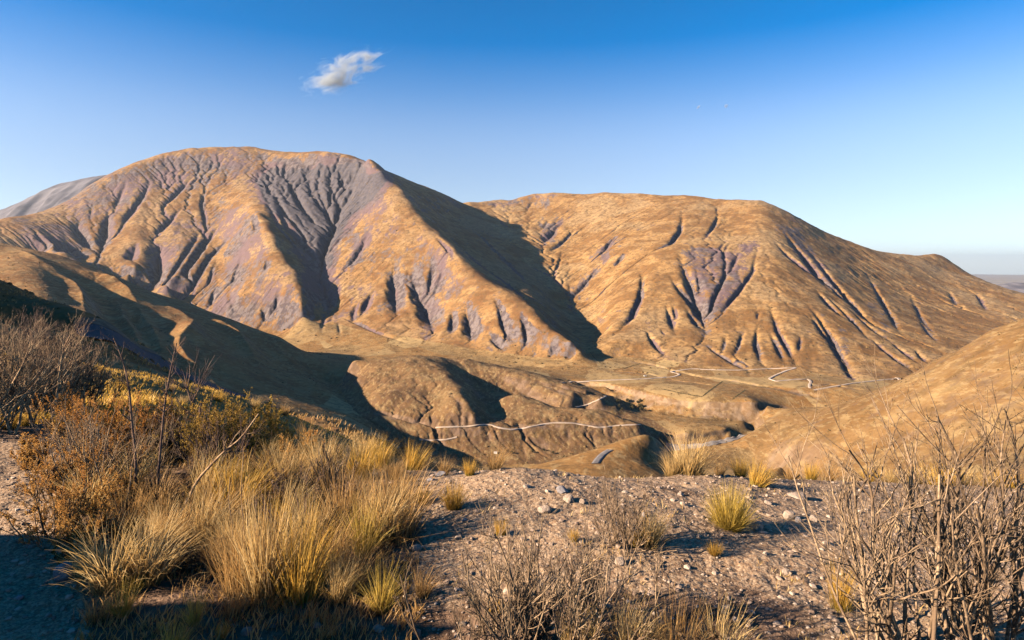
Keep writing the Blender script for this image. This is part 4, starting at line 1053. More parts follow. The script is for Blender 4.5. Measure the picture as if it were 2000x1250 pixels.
# the thicket on the left, clump after clump
TH = 'grass clumps crowding the left thicket'
r5 = np.random.default_rng(55)
def thicket(n, x0, x1, y0, y1, h0, h1, kinds, label, seed, group=TH, skip=None):
    r = np.random.default_rng(seed); pts_ = []
    tries = 0
    while len(pts_) < n and tries < 4000:
        tries += 1
        p = (r.uniform(x0, x1), r.uniform(y0, y1))
        if skip and skip(*p): continue
        if min([9e9]+[((p[0]-q[0])/1.0)**2+((p[1]-q[1])*2.2)**2 for q in pts_]) > ((x1-x0)*(y1-y0)*2.2/n)*.45: pts_.append(p)
    for i, p in enumerate(pts_):
        tuft(kinds[i % len(kinds)], p[0], p[1], r.uniform(h0, h1), label, group, r.uniform(.6,.95))
thicket(11, 300, 720, 880, 960, 55, 100, ['tall','leanb','reed','lean','tallb','wisp'], 'dry clump at the back of the left thicket, among the rust coloured bushes', 21)
thicket(13, 200, 760, 970, 1080, 80, 150, ['lean','reed','tall','wisp','leanb','tallb','lean'], 'dry clump in the dense middle of the left thicket', 22, skip=lambda x,y: x < 230 and y > 1040)
thicket(9, 230, 740, 1085, 1180, 70, 130, ['wisp','lean','reed','leanb','tall','fan'], 'dry clump along the near side of the left thicket', 23, skip=lambda x,y: (390 < x < 450 and y > 1120))
thicket(7, 560, 800, 930, 1010, 60, 95, ['reed','leanb','wisp'], 'brown clump at the ragged right edge of the left thicket', 24)
thicket(16, 150, 560, 722, 835, 18, 34, ['smallg','tall','leanb'], 'short yellow clump on the sunlit shoulder above the shaded road', 25, 'short clumps on the sunlit shoulder', skip=lambda x,y: y < 712+(x-150)*.21+6 or y > 712+(x-150)*.21+70)
for k, (x, y, h, kd, lb) in enumerate([(128,1030,70,'leanb','brown clump overhanging the upper edge of the dark path'), (165,1130,90,'lean','straw clump overhanging the dark path below the rust bush'), (190,1215,90,'wisp','wispy clump at the lower corner of the dark path'), (265,960,120,'lean','pale clump leaning over between the tall dead stems and the rust bushes'), (405,1060,130,'lean','pale clump combed right in the very middle of the thicket'), (330,1075,120,'reed','brown stiff clump left of the middle of the thicket'), (640,1120,150,'wisp','long tangled stalks between the golden clump and the blond clump'), (690,1150,120,'leanb','brown bent clump beside the green-gold fan'), (560,960,110,'tall','tall straw clump standing behind the brown bush'), (455,1205,80,'wisp','thin dark tuft in the hollow left of the tallest straw clump')]):
    tuft(kd, x, y, h, lb, TH, .8)
tick('tufts')

# ---- twigs
def tubes(P, R, sides):
    """P (n,k,3), R (n,k) -> vertices, quads"""
    n, k, _ = P.shape
    T = np.gradient(P, axis=1); T /= np.linalg.norm(T, axis=2, keepdims=True)+1e-12
    ref = np.where(np.abs(T[...,2:3]) > .9, np.array([1.0,0,0]), np.array([0,0,1.0]))
    U = np.cross(T, ref); U /= np.linalg.norm(U, axis=2, keepdims=True)+1e-12
    Wv = np.cross(T, U)
    a = np.arange(sides)/sides*2*math.pi
    V = P[:,:,None]+R[:,:,None,None]*(U[:,:,None]*np.cos(a)[:,None]+Wv[:,:,None]*np.sin(a)[:,None])
    b = (np.arange(n)*k*sides)[:,None,None]+(np.arange(k-1)*sides)[None,:,None]
    s = np.arange(sides)[None,None]; s2 = (s+1) % sides
    Fc = np.stack([b+s, b+s2, b+sides+s2, b+sides+s], -1).reshape(-1,4)
    return V.reshape(-1,3), Fc
KP = 7
def grow(base, dirs, L, R, levels, r, wig=.10, up=.10, taper=.45):
    """stems and their side shoots; returns per level (P, R)"""
    out = []
    n = len(base); P = np.zeros((n, KP, 3)); P[:,0] = base; d = dirs/np.linalg.norm(dirs, axis=1, keepdims=True)
    for lev in range(len(levels)+1):
        for k in range(1, KP):
            d = d+r.normal(size=d.shape)*wig; d[:,2] += up
            d /= np.linalg.norm(d, axis=1, keepdims=True)
            P[:,k] = P[:,k-1]+d*(L/(KP-1))[:,None]
        rad = R[:,None]*(1-(1-taper)*np.linspace(0,1,KP)[None])
        out.append((P, rad))
        if lev == len(levels): break
        cnt, lf, ang, rf, tmin = levels[lev]
        m = len(P); ch = np.repeat(np.arange(m), cnt)
        keep = r.random(len(ch)) < .9; ch = ch[keep]
        t = tmin+(1-tmin)*r.random(len(ch))
        f = t*(KP-1); i = np.clip(f.astype(int), 0, KP-2); fr = (f-i)[:,None]
        pos = P[ch,i]*(1-fr)+P[ch,i+1]*fr
        tan = P[ch,i+1]-P[ch,i]; tan /= np.linalg.norm(tan, axis=1, keepdims=True)+1e-12
        q = r.normal(size=tan.shape); q -= (q*tan).sum(1, keepdims=True)*tan; q /= np.linalg.norm(q, axis=1, keepdims=True)
        an = ang*(.6+.8*r.random(len(ch)))[:,None]
        d = tan*np.cos(an)+q*np.sin(an)
        L = L[ch]*lf*(.5+.8*r.random(len(ch)))*(1.15-.5*t); R = np.minimum(rad[ch,i]*rf, rad[ch,i]*.9)
        P = np.zeros((len(ch), KP, 3)); P[:,0] = pos
    return out
def twig_mesh(name, levs, mat, sides=(6,5,4,3)):
    Vs, Fs = [], []; o = 0
    for k, (P, R) in enumerate(levs):
        V, Fc = tubes(P, R, sides[min(k, len(sides)-1)]); Vs.append(V); Fs.append(Fc+o); o += len(V)
    return raw_mesh(name, np.concatenate(Vs), np.concatenate(Fs), mat, True)
def twig_mat(name, a, b, c):
    t = NT(name); p = t.pos()
    n = t.noise(p, 60, 4, .7); n2 = t.noise(p, 9, 3, .6)
    t.bsdf(t.mix(t.ramp(n2, .42, .62), t.mix(t.ramp(n, .3, .7), a, b), c), .85, .2, n, .004, .6)
    return t.m
T_GREY = twig_mat('grey_brown_bark', (.235,.15,.09), (.34,.23,.145), (.14,.09,.055))
T_PALE = twig_mat('pale_dry_bark', (.30,.195,.115), (.42,.29,.18), (.18,.115,.07))
T_DARK = twig_mat('dark_red_bark', (.14,.085,.06), (.24,.15,.11), (.10,.06,.05))
T_RED = twig_mat('reddish_dry_bark', (.36,.22,.12), (.50,.34,.20), (.22,.13,.08))
L_RUST = foliage_mat('rust_leaf', (.52,.22,.05), (.70,.40,.12), .4)
L_OLIVE = foliage_mat('olive_leaf', (.36,.205,.04), (.58,.37,.08), .35)
L_BROWN = foliage_mat('brown_leaf', (.22,.13,.075), (.34,.22,.14), .3)
L_SHADE = foliage_mat('dark_brown_leaf', (.10,.06,.03), (.20,.12,.06), .2)  # dark leaf tone for bushes put in as shade
L_GREEN = foliage_mat('dull_green_leaf', (.10,.10,.03), (.20,.17,.05), .3)
def stem_dirs(n, spread, r, lean=(0,0)):
    a = r.random(n)*2*math.pi; t = spread*np.sqrt(r.random(n))
    return np.stack([np.sin(t)*np.cos(a)+lean[0], np.sin(t)*np.sin(a)+lean[1], np.cos(t)], 1)
def shrub_levels(n0, H, r0, spread, levels, seed, base_r=.06, wig=.10, up=.08, lean=(0,0), lo=.6, taper=.45):
    r = np.random.default_rng(seed)
    b = np.stack([r.normal(size=n0)*base_r, r.normal(size=n0)*base_r, np.full(n0, -.05)], 1)
    return grow(b, stem_dirs(n0, spread, r, lean), H*(lo+(1.1-lo)*r.random(n0)), r0*(.6+.6*r.random(n0)), levels, r, wig, up, taper)
def leaf_mesh(name, levs, n, size, mat, seed, which=-1, tmin=.15):
    r = np.random.default_rng(seed)
    P = np.concatenate([l[0] for l in levs[which:]])
    i = r.integers(0, len(P), n); f = (tmin+(1-tmin)*r.random(n))*(KP-1); k = np.clip(f.astype(int), 0, KP-2)
    c = P[i,k]+(P[i,k+1]-P[i,k])*(f-k)[:,None]
    a = r.normal(size=(n,3)); a[:,2] += .5; a /= np.linalg.norm(a, axis=1, keepdims=True)
    b = np.cross(a, r.normal(size=(n,3))); b /= np.linalg.norm(b, axis=1, keepdims=True)
    s = size*(.5+.9*r.random(n))[:,None]
    V = np.stack([c, c+a*s*.5+b*s*.3, c+a*s, c+a*s*.5-b*s*.3], 1).reshape(-1,3)
    return raw_mesh(name, V, np.arange(4*n).reshape(n,4), mat, False, {'tint': np.repeat(np.clip(r.random(n)*.6+.4*np.sin(c[:,0]*5+c[:,2]*9), 0, 1), 4)})
def leafy(px, py, hpx, label, leaf, bark, seed, n_leaf=9000, lsize=.013, n0=20, spread=.7, group=None, Y=None, r0=.006, kind='shrub'):
    p = gp(px, py) if Y is None else np.array([(px-CX)/F*Y, Y, float(grid_height((px-CX)/F*Y, Y))])
    H = hpx*p[1]/F*.72
    lv = shrub_levels(n0, H, r0, spread, [(6,.5,.55,.6,.2),(5,.5,.65,.6,.15)], seed, .045+.06*H)
    root = tag(empty(kind, p), label, 'shrub', group)
    link('branches', twig_mesh('branches', lv, bark), root)
    link('foliage', leaf_mesh('foliage', lv, n_leaf, lsize, leaf, seed+1, 1), root)
    return root
def bare(px, py, hpx, label, bark, seed, n0=14, spread=.6, levels=((5,.55,.5,.6,.25),(4,.5,.55,.6,.25)), r0=.009, group=None, base_r=.07, wig=.09, up=.06, lean=(0,0), extra=None, Y=None, lo=.6):
    p = gp(px, py) if Y is None else np.array([(px-CX)/F*Y, Y, float(grid_height((px-CX)/F*Y, Y))])
    H = hpx*p[1]/F*.8
    lv = shrub_levels(n0, H, r0, spread, list(levels), seed, base_r, wig, up, lean, lo)
    if extra:
        r = np.random.default_rng(seed+9)
        for pl, rad in extra:
            P = stem_line(pl, p[1], p); R = np.linspace(rad, rad*.3, len(P[0]))[None]
            k = P.shape[1]; sel = np.linspace(0, k-1, KP).astype(int)
            i = r.integers(2, k-1, 26); tan = P[0,i+1]-P[0,i]; tan /= np.linalg.norm(tan, axis=1, keepdims=True)
            q = r.normal(size=tan.shape); q -= (q*tan).sum(1, keepdims=True)*tan; q /= np.linalg.norm(q, axis=1, keepdims=True)
            d = tan*.75+q*.66
            side = grow(P[0,i], d, H*.38*(.4+.8*r.random(26)), R[0,i]*.6, [(4,.5,.55,.6,.25)], r, wig, up)
            lv = lv+side
            lv[0] = lv[0]; lv.append((P, R)) if False else None
            EXTRA_TUBES.append((P, R))
    me = twig_mesh('shrub', lv, bark)
    if extra:
        bm_parts = [tubes(P, R, 7) for P, R in EXTRA_TUBES]; EXTRA_TUBES.clear()
        V0 = np.empty(len(me.vertices)*3, np.float32); me.vertices.foreach_get('co', V0); V0 = V0.reshape(-1,3)
        F0 = np.empty(len(me.loops), np.int32); me.loops.foreach_get('vertex_index', F0); F0 = F0.reshape(-1,4)
        Vs, Fs = [V0], [F0]; o = len(V0)
        for V, Fc in bm_parts: Vs.append(V); Fs.append(Fc+o); o += len(V)
        me = raw_mesh('shrub', np.concatenate(Vs), np.concatenate(Fs), bark, True)
    return tag(link('shrub', me, loc=p), label, 'shrub', group)
EXTRA_TUBES = []
def stem_line(pl, Y, origin, n=24):
    """a stem drawn through (column, row[, metres towards the viewer]) points, standing at distance Y, relative to origin"""
    q = np.array([at(a[0], a[1], Y-(a[2] if len(a) > 2 else 0)) for a in pl])-np.asarray(origin)
    s = np.linspace(0, len(q)-1, n); i = np.clip(s.astype(int), 0, len(q)-2); f = (s-i)[:,None]
    g = lambda k: q[np.clip(i+k, 0, len(q)-1)]
    P = g(0)+.5*f*(g(1)-g(-1)+f*(2*g(-1)-5*g(0)+4*g(1)-g(2)+f*(3*(g(0)-g(1))+g(2)-g(-1))))
    return P[None]
# big bare shrubs at the right
RS = ((6,.55,.42,.62,.2),(5,.5,.5,.62,.2),(2,.5,.6,.7,.2))
bare(1765, 1290, 500, 'big bare shrub with one pale forking stem, left of the three at the right border', T_PALE, 301, 9, .5, RS, .011, 'big bare shrubs at the right border', .10, .07, .05,
     extra=[([(1772,1290),(1757,1246),(1733,1180),(1715,1127),(1705,1074),(1705,1003),(1701,958),(1684,916),(1659,880,.1)], .013), ([(1760,1260),(1700,1170,.05),(1650,1080,.1),(1640,1020,.12)], .008)])
bare(1866, 1295, 560, 'big bare shrub with the thickest straight stem, middle one at the right border', T_GREY, 302, 11, .55, RS, .012, 'big bare shrubs at the right border', .13, .07, .05,
     extra=[([(1858,1295),(1860,1246),(1863,1162),(1865,1092),(1867,1021),(1872,933),(1868,891),(1849,852),(1830,813,.05)], .015), ([(1875,1290),(1900,1180),(1935,1080,.05),(1960,1000,.08),(1955,900,.1),(1965,820,.1)], .010)])
bare(1990, 1290, 540, 'big bare shrub with dark tangled twigs cut by the right border', T_GREY, 303, 12, .55, RS, .011, 'big bare shrubs at the right border', .12, .08, .05,
     extra=[([(1975,1290),(1985,1160),(1975,1050),(1990,950),(1980,860),(1962,800,.1)], .012)])
# leafless shrubs in front
FS = ((6,.5,.4,.62,.2),(4,.5,.5,.62,.2))
bare(1000, 1275, 280, 'leafless grey front shrub at the bottom edge with one dark thick stem', T_PALE, 311, 28, .65, FS, .007, 'leafless shrubs at the bottom edge', .12, .08, .05,
     extra=[([(1035,1270),(1015,1200),(1000,1130),(975,1060),(965,1045,.05)], .008)])
bare(1105, 1280, 300, 'leafless front shrub at the bottom edge with a leaning forked stem', T_PALE, 312, 28, .65, FS, .0068, 'leafless shrubs at the bottom edge', .12, .08, .05,
     extra=[([(1110,1275),(1120,1200),(1135,1120),(1145,1080)], .009), ([(1050,1275),(1055,1180),(1050,1090),(1060,1010,.05)], .006)])
bare(930, 1285, 200, 'low leafless shrub at the bottom edge, left beside the front ones', T_GREY, 313, 10, .6, FS, .0055, 'leafless shrubs at the bottom edge', .10)
bare(1216, 1066, 165, 'twiggy upright brown shrub in the middle of the gravel mound', T_GREY, 321, 34, .62, ((5,.5,.35,.62,.2),(3,.5,.45,.62,.2)), .0045, None, .06, .08, .06)
bare(1240, 1068, 100, 'low tangle of grey twigs lying right of the twiggy upright shrub', T_PALE, 322, 16, 1.1, ((4,.5,.4,.62,.2),), .004, None, .08, .1, -.02, (.5,0))
# grey brown bushes at the left border
LB = ((7,.5,.42,.66,.2),(6,.5,.5,.68,.2),(3,.6,.5,.8,.3))
for k, (x, y, h, lb) in enumerate([(25,815,190,'dense grey-brown bush at the left border, tallest of the dark twiggy ones'), (95,812,165,'dense brown bush with red tinted twigs behind the path'), (-40,840,250,'brown bush cut off by the left border'), (60,800,200,'brown bush between the tallest dark twiggy one and the red tinted one'), (150,800,120,'lower brown twiggy bush sloping down from the dense ones to the sunlit shoulder')]):
    bare(x, y, h, lb, [T_RED, T_RED, T_RED, T_DARK, T_PALE][k], 330+k, 44, .8, LB, .014, 'dense brown bushes on the left', .28, .09, .05)
for k, (x, y, h, lb) in enumerate([(205,960,190,'bare brown shrub standing among the rust bushes'), (300,930,150,'bare twiggy shrub between the two tall dead stems'), (425,930,150,'bare dark shrub behind the leaning dead stem'), (150,925,170,'bare shrub at the far end of the path'), (640,975,120,'bare tangled shrub in front of the rim tussocks'), (560,1060,120,'bare twigs poking out of the middle of the thicket')]):
    bare(x, y, h, lb, [T_RED, T_GREY, T_DARK][k % 3], 360+k, 16, .6, ((6,.5,.42,.62,.2),(4,.5,.5,.65,.2)), .007, 'bare shrubs in the left thicket', .10)
# rust coloured and olive bushes; dark ones added as shade between the clumps
for k, (x, y, h, lf, lb) in enumerate([
 (115,1045,165,L_RUST,'rust coloured round bush spilling over the dark path'), (190,900,165,L_RUST,'rust bush with fine leaves behind the bare stems, left one of the back row'), (262,905,160,L_RUST,'rust bush behind the tallest dead stem, second of the back row'), (330,905,140,L_BROWN,'brown leaved bush between the two tall dead stems'),
 (415,905,150,L_OLIVE,'yellow-green bush behind the leaning dead stem'), (470,900,130,L_OLIVE,'olive bush beside the dark slope, right of the leaning dead stem'), (590,915,95,L_RUST,'orange leaved bush in front of the shaded road'), (640,905,70,L_BROWN,'low brown bush between the orange one and the rim tussocks'),
 (105,975,110,L_RUST,'rust bush on the upper edge of the dark path'), (165,1065,120,L_RUST,'wide rust bush between the path and the long straw clump'), (440,1010,95,L_SHADE,'dark leafless looking bush in the deep gap left of the tallest straw clump'), (370,1110,80,L_SHADE,'dark bush in the hollow below the leaning dead stem'), (640,1060,90,L_SHADE,'dark bush between the golden clump and the blond clump'), (300,1120,70,L_SHADE,'low dark bush between the two combed straw clumps'), (520,960,90,L_SHADE,'dark bush behind the stiff brown clump'), (60,915,80,L_RUST,'low rust bush at the far end of the path'), (210,960,150,L_RUST,'tall rust bush leaning over the cream clump'), (330,860,110,L_RUST,'rust bush on the back slope below the sunlit shoulder'), (140,860,120,L_RUST,'rust bush at the foot of the dense brown bushes'), (400,960,110,L_BROWN,'dark brown bush in the hollow by the leaning dead stem'), (540,900,90,L_OLIVE,'olive bush in front of the upright yellow leaved one'), (150,1100,75,L_GREEN,'low dull green cushion at the edge of the dark path'), (230,1000,120,L_RUST,'rust bush in the middle of the thicket'), (560,1000,110,L_BROWN,'brown leaved bush behind the tallest straw clump'), (300,985,80,L_BROWN,'small brown leaved bush at the foot of the tall dead stems'), (680,990,90,L_BROWN,'brown leaved bush at the right end of the thicket')]):
    leafy(x, y, h, lb, lf, T_DARK if k % 3 else T_GREY, 400+k*3, 12000 if h > 100 else 7000, .0095 if y > 950 else .0145, group='small leaved bushes in the left thicket')
# little green-gold tree form on the shoulder
leafy(512, 885, 118, 'upright yellow leaved bush standing against the dark slope', L_OLIVE, T_DARK, 470, 3600, .03, 9, .4)
# dead stems
def dead(pl, Y, rad, label, bark, seed, twigs=10, tl=.12, group='dead stems in the left thicket', tmin=.45):
    p = at(pl[0][0], pl[0][1], Y); r = np.random.default_rng(seed)
    P = stem_line(pl, Y, p, 30); R = np.linspace(rad, rad*.35, 30)[None]
    lv = []
    if twigs:
        i = r.integers(int(30*tmin), 29, twigs); tan = P[0,i]-P[0,i-1]; tan /= np.linalg.norm(tan, axis=1, keepdims=True)
        q = r.normal(size=tan.shape); q -= (q*tan).sum(1, keepdims=True)*tan; q /= np.linalg.norm(q, axis=1, keepdims=True)
        lv = grow(P[0,i], tan*.8+q*.6, tl*(.3+r.random(twigs)), R[0,i]*.55, [(2,.5,.6,.6,.3)], r, .1, .03)
    parts = [tubes(P, R, 7)]+[tubes(a, b, 4) for a, b in lv]
    Vs, Fs = [], []; o = 0
    for V, Fc in parts: Vs.append(V); Fs.append(Fc+o); o += len(V)
    return tag(link('dead_stem', raw_mesh('dead_stem', np.concatenate(Vs), np.concatenate(Fs), bark), loc=p), label, 'dead stem', group)
dead([(262,1010),(263,960),(265,900),(258,830),(252,760),(240,705),(222,660)], 4.9, .013, 'tallest dead stem with crooked tip, standing against the shaded slope', T_DARK, 501, 22, .10)
dead([(305,1020),(309,930),(315,860),(322,790),(332,730),(345,670)], 4.9, .012, 'second tall dead stem with many short twigs, right of the tallest', T_DARK, 502, 30, .12)
dead([(362,985),(385,940),(415,905),(440,880),(470,855),(505,808)], 4.7, .012, 'reddish dead stem leaning far to the right', T_RED, 503, 8, .14)
dead([(390,900),(395,860),(388,830),(375,790),(362,745)], 7.0, .020, 'dark branching snag in front of the sunlit shoulder', T_DARK, 504, 26, .45, tmin=.2)
for k, (x, y, tx, ty, lb) in enumerate([(180,985,225,800,'thin bare stem leaning right behind the cream clump'), (165,960,175,810,'dark thin stem in front of the rust bush'), (120,900,100,790,'thin stem at the end of the path leaning left'), (140,950,128,770,'thin straight stem right of the path end'), (235,1010,275,850,'thin stem crossing behind the tallest dead stem'), (205,1000,180,850,'thin stem left of the crossing one'), (470,1120,476,880,'single green reed-like stalk standing straight up in the thicket'), (452,1080,449,930,'thin straight stalk left of the reed-like one')]):
    dead([(x,y),((x*2+tx)/3+4,(y*2+ty)/3),((x+2*tx)/3-3,(y+2*ty)/3),(tx,ty)], float(gp(x, y)[1]), .0065 if k < 6 else .004, lb, T_GREY if k % 2 else T_RED, 510+k, 9 if k < 6 else 0, .14)
for k, (x, y, h) in enumerate([(1150,1400,190), (1270,1410,195), (1390,1420,190)]):  # bushes added below the view to shade the gravel along the bottom
    leafy(x, y, h, ['dense brown bush just under the bottom edge beside the front shrub','dense brown bush under the tall dry grass at the bottom edge','dense brown bush at the bottom edge left of the big bare shrubs'][k], L_SHADE, T_DARK, 800+k, 9000, .014, 22, .8, 'dense bushes at the bottom edge')
tick('shrubs')
# ------------------------------------------------------------------ stones, pebbles, short ground grass, the added bank that shades the path
def rock_mesh(seed, sub=3):
    bm = bmesh.new(); bmesh.ops.create_icosphere(bm, subdivisions=sub, radius=1)
    r = np.random.default_rng(seed)
    co = np.array([v.co[:] for v in bm.verts])
    for _ in range(9):                          # chip flat faces off
        d = r.normal(size=3); d /= np.linalg.norm(d); k = .55+.3*r.random()
        s = co@d; co -= np.outer(np.maximum(s-k, 0)*.92, d)
    co *= 1+.10*fbm(co[:,0]*2+seed, co[:,1]*2+co[:,2]*1.7, 3, seed)[:,None]
    for v, c in zip(bm.verts, co): v.co = Vector(c)
    me = bpy.data.meshes.new('stone'); bm.to_mesh(me); bm.free()
    for p in me.polygons: p.use_smooth = False
    return me
def stone_mat(name, a, b):
    t = NT(name); p = t.pos(); n = t.noise(p, 25, 5, .7); n2 = t.noise(p, 120, 3, .6)
    t.bsdf(t.mix(t.ramp(n, .3, .7), a, b), .9, .2, t.math('ADD', n, n2), .006, .6)
    return t.m
S_PALE = stone_mat('pale_stone', (.42,.32,.25), (.30,.22,.17)); S_GREY = stone_mat('grey_stone', (.32,.29,.29), (.22,.19,.19)); S_RED = stone_mat('red_stone', (.42,.22,.16), (.30,.16,.12))
ROCKS = []
for k in range(6):
    m = rock_mesh(600+k); m.materials.append(S_PALE); ROCKS.append(m)
def stone(px, py, w, h, label, k, mat=None, group='loose stones on the gravel'):
    p = gp(px, py); s = p[1]/F
    me = ROCKS[k % 6]
    if mat: me = me.copy(); me.materials[0] = mat
    o = bpy.data.objects.new('stone', me); COL.objects.link(o)
    o.location = p+np.array([0,0,h*s*.18]); o.scale = (w*s*.5, w*s*.45, h*s*.5); o.rotation_euler = (rp.uniform(-.25,.25), rp.uniform(-.25,.25), rp.uniform(0,6))
    return tag(o, label, 'stone', group)
for k, (x, y, w, h, lb, m) in enumerate([
 (122,1128,46,40,'blocky lilac-grey stone, largest one on the dark path', S_GREY), (482,1240,24,22,'red stone on the dark gravel at the bottom edge', S_RED), (1555,972,40,14,'flat pale slab on the gravel near the right rim', None), (1260,1010,16,12,'small grey stone left of the round tuft', S_GREY),
 (1212,1102,22,24,'rounded pinkish stone in front of the twiggy middle shrub', None), (1098,962,26,16,'grey-brown stone with a dark shaded side on the gravel crest', S_GREY), (1110,980,24,18,'pale stone just below the grey-brown one on the crest', None), (1064,998,30,16,'pale broken stone in the middle of the open gravel', None),
 (1028,952,18,10,'tan flat stone near the gravel crest', None), (1138,984,14,14,'white pebble-like stone right of the pale crest stone', None), (1172,972,12,12,'small pale stone at the left foot of the twiggy middle shrub', None), (1480,1032,34,16,'flat buff stone right of the round tuft', None),
 (1542,1012,26,26,'upright cracked pale stone on the sunlit gravel', None), (1590,1018,20,18,'round pale stone right of the upright cracked one', None), (1560,1020,14,16,'thin dark stone between two pale ones', S_GREY), (1650,1030,30,12,'low flat stone beside the left stem of the big bare shrub', None),
 (1536,1122,20,16,'pale stone at the edge of the deep shadow', None), (1440,1050,14,10,'small white stone below the round tuft', None), (1365,1052,12,10,'small white stone left below the round tuft', None), (907,1018,12,8,'grey chip beside the orange tuft', S_GREY),
 (812,1076,24,18,'pale crumbly stone at the right foot of the thicket', None), (895,1052,14,9,'small bright stone among the long shadows', None), (978,1018,14,8,'small stone behind the pale yellow tuft', None), (740,1232,26,14,'pale flat stone at the bottom edge right of the green fan', None),
 (815,1240,22,14,'buff stone at the bottom edge before the leafless shrubs', S_RED), (905,1222,18,12,'pale stone at the left foot of the leafless front shrub', None), (620,1225,18,12,'reddish stone on the dark gravel under the thicket', S_RED), (860,930,26,12,'broken grey stones at the dark rim', S_GREY), (842,940,18,10,'grey stone on the shaded rim left of the broken ones', S_GREY),
 (60,1000,20,12,'grey stone on the upper path', S_GREY), (40,1170,16,12,'small grey stone in the dark part of the path', S_GREY), (95,1205,14,10,'small pale stone near the path edge at the bottom', None), (1330,968,14,9,'small stone on the gravel behind the round tuft', None), (1500,985,16,9,'small pale stone right of the leaning bright tuft', None)]):
    stone(x, y, w, h, lb, k, m)
# pebbles, uncounted
def pebbles(n, seed):
    r = np.random.default_rng(seed)
    Y = np.exp(r.uniform(math.log(2.9), math.log(8.5), n)); px = r.uniform(-60, 2060, n)
    cl = vnoise(px*.012, Y*1.4, 8)+.5*vnoise(px*.05, Y*6, 9)
    dens = np.where(px > 760, .75, np.where((px < 150), .7, .10))
    keep = (r.random(n) < dens+cl*.6); Y = Y[keep]; px = px[keep]; n = len(Y)
    x = (px-CX)/F*Y; z = grid_height(x, Y)
    g = (1+5**.5)/2
    ico = np.array([(-1,g,0),(1,g,0),(-1,-g,0),(1,-g,0),(0,-1,g),(0,1,g),(0,-1,-g),(0,1,-g),(g,0,-1),(g,0,1),(-g,0,-1),(-g,0,1)])/1.9
    fc = np.array([(0,11,5),(0,5,1),(0,1,7),(0,7,10),(0,10,11),(1,5,9),(5,11,4),(11,10,2),(10,7,6),(7,1,8),(3,9,4),(3,4,2),(3,2,6),(3,6,8),(3,8,9),(4,9,5),(2,4,11),(6,2,10),(8,6,7),(9,8,1)])
    s = .0024*np.exp(r.gumbel(size=n)*.5)*(.75+.1*Y); s = np.clip(s, .0018, .020)
    V = ico[None]*(1+.45*r.normal(size=(n,12,1)).clip(-1,1)*.5)
    V = V*np.stack([s*(.7+.6*r.random(n)), s*(.7+.6*r.random(n)), s*(.4+.4*r.random(n))], 1)[:,None]
    a = r.random(n)*6.28; c, q = np.cos(a)[:,None], np.sin(a)[:,None]
    V = np.stack([V[...,0]*c-V[...,1]*q, V[...,0]*q+V[...,1]*c, V[...,2]], -1)
    V += np.stack([x, Y, z+s*.25], 1)[:,None]
    Fc = (fc[None]+(np.arange(n)*12)[:,None,None]).reshape(-1,3)
    t = NT('pebble_stone'); v = t.attr('tint').outputs['Fac']
    col = t.mix(t.ramp(v, .0, .5), (.18,.12,.09), (.36,.255,.19)); col = t.mix(t.ramp(v, .6, 1.0), col, (.50,.385,.30))
    t.bsdf(col, .9, .2)
    return tag(link('pebbles', raw_mesh('pebbles', V.reshape(-1,3), Fc, t.m, False, {'tint': np.repeat(r.random(n), 12)})), kind='stuff')
pebbles(34000, 71)
# short dry grass and litter of the shoulder and slopes
def ground_grass(name, n, seed, xr, yr, h, w, mat, dens):
    r = np.random.default_rng(seed)
    Y = np.exp(r.uniform(math.log(yr[0]), math.log(yr[1]), n)); px = r.uniform(xr[0], xr[1], n)
    x = (px-CX)/F*Y; z = grid_height(x, Y); py = HY-F*z/Y
    d = dens(px, py, Y, x)
    k = r.random(n) < d; x, Y, z = x[k], Y[k], z[k]; n = len(x)
    nb = 5
    x = np.repeat(x, nb)+r.normal(size=n*nb)*.05*h*4; Y = np.repeat(Y, nb)+r.normal(size=n*nb)*.05*h*4; z = np.repeat(z, nb)
    m = n*nb; hh = h*(.3+.9*r.random(m)); a = r.random(m)*6.28; ln = .25+.5*r.random(m)
    b = np.stack([x, Y, z-.02], 1); tip = b+np.stack([np.cos(a)*ln*hh+.2*hh, np.sin(a)*ln*hh, hh], 1)
    f = a+1.57+r.normal(size=m); sd = np.stack([np.cos(f), np.sin(f), 0*f], 1)*(w*(.6+.8*r.random(m)))[:,None]*np.repeat(np.ones(n), nb)[:,None]
    mid = b*.45+tip*.55; mid[:,2] += hh*.12
    V = np.stack([b-sd*.5, b+sd*.5, mid+sd*.4, mid-sd*.4, tip], 1).reshape(-1,3)
    i = np.arange(m)[:,None]*5
    Fc = [tuple(q) for q in (i+np.array([0,1,2,3])).tolist()]+[tuple(q) for q in (i+np.array([3,2,4])).tolist()]
    o = link(name, raw_mesh(name, V, Fc, mat, True, {'tint': np.repeat(r.random(m), 5), 'along': np.tile([0,0,.6,.6,1.0], m)}))
    return tag(o, kind='stuff')
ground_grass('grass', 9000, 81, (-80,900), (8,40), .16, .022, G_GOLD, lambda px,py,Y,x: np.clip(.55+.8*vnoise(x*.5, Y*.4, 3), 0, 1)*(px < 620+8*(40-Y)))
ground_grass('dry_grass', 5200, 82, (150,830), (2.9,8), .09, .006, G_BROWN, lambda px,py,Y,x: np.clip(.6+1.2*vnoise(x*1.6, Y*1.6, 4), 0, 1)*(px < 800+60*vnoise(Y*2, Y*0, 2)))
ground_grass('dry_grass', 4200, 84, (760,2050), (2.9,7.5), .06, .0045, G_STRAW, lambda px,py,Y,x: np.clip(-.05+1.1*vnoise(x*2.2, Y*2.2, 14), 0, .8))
ground_grass('grass', 9000, 83, (-200,800), (45,170), .5, .07, G_BROWN, lambda px,py,Y,x: np.clip(.4+1.2*vnoise(x*.06, Y*.05, 5), 0, 1))
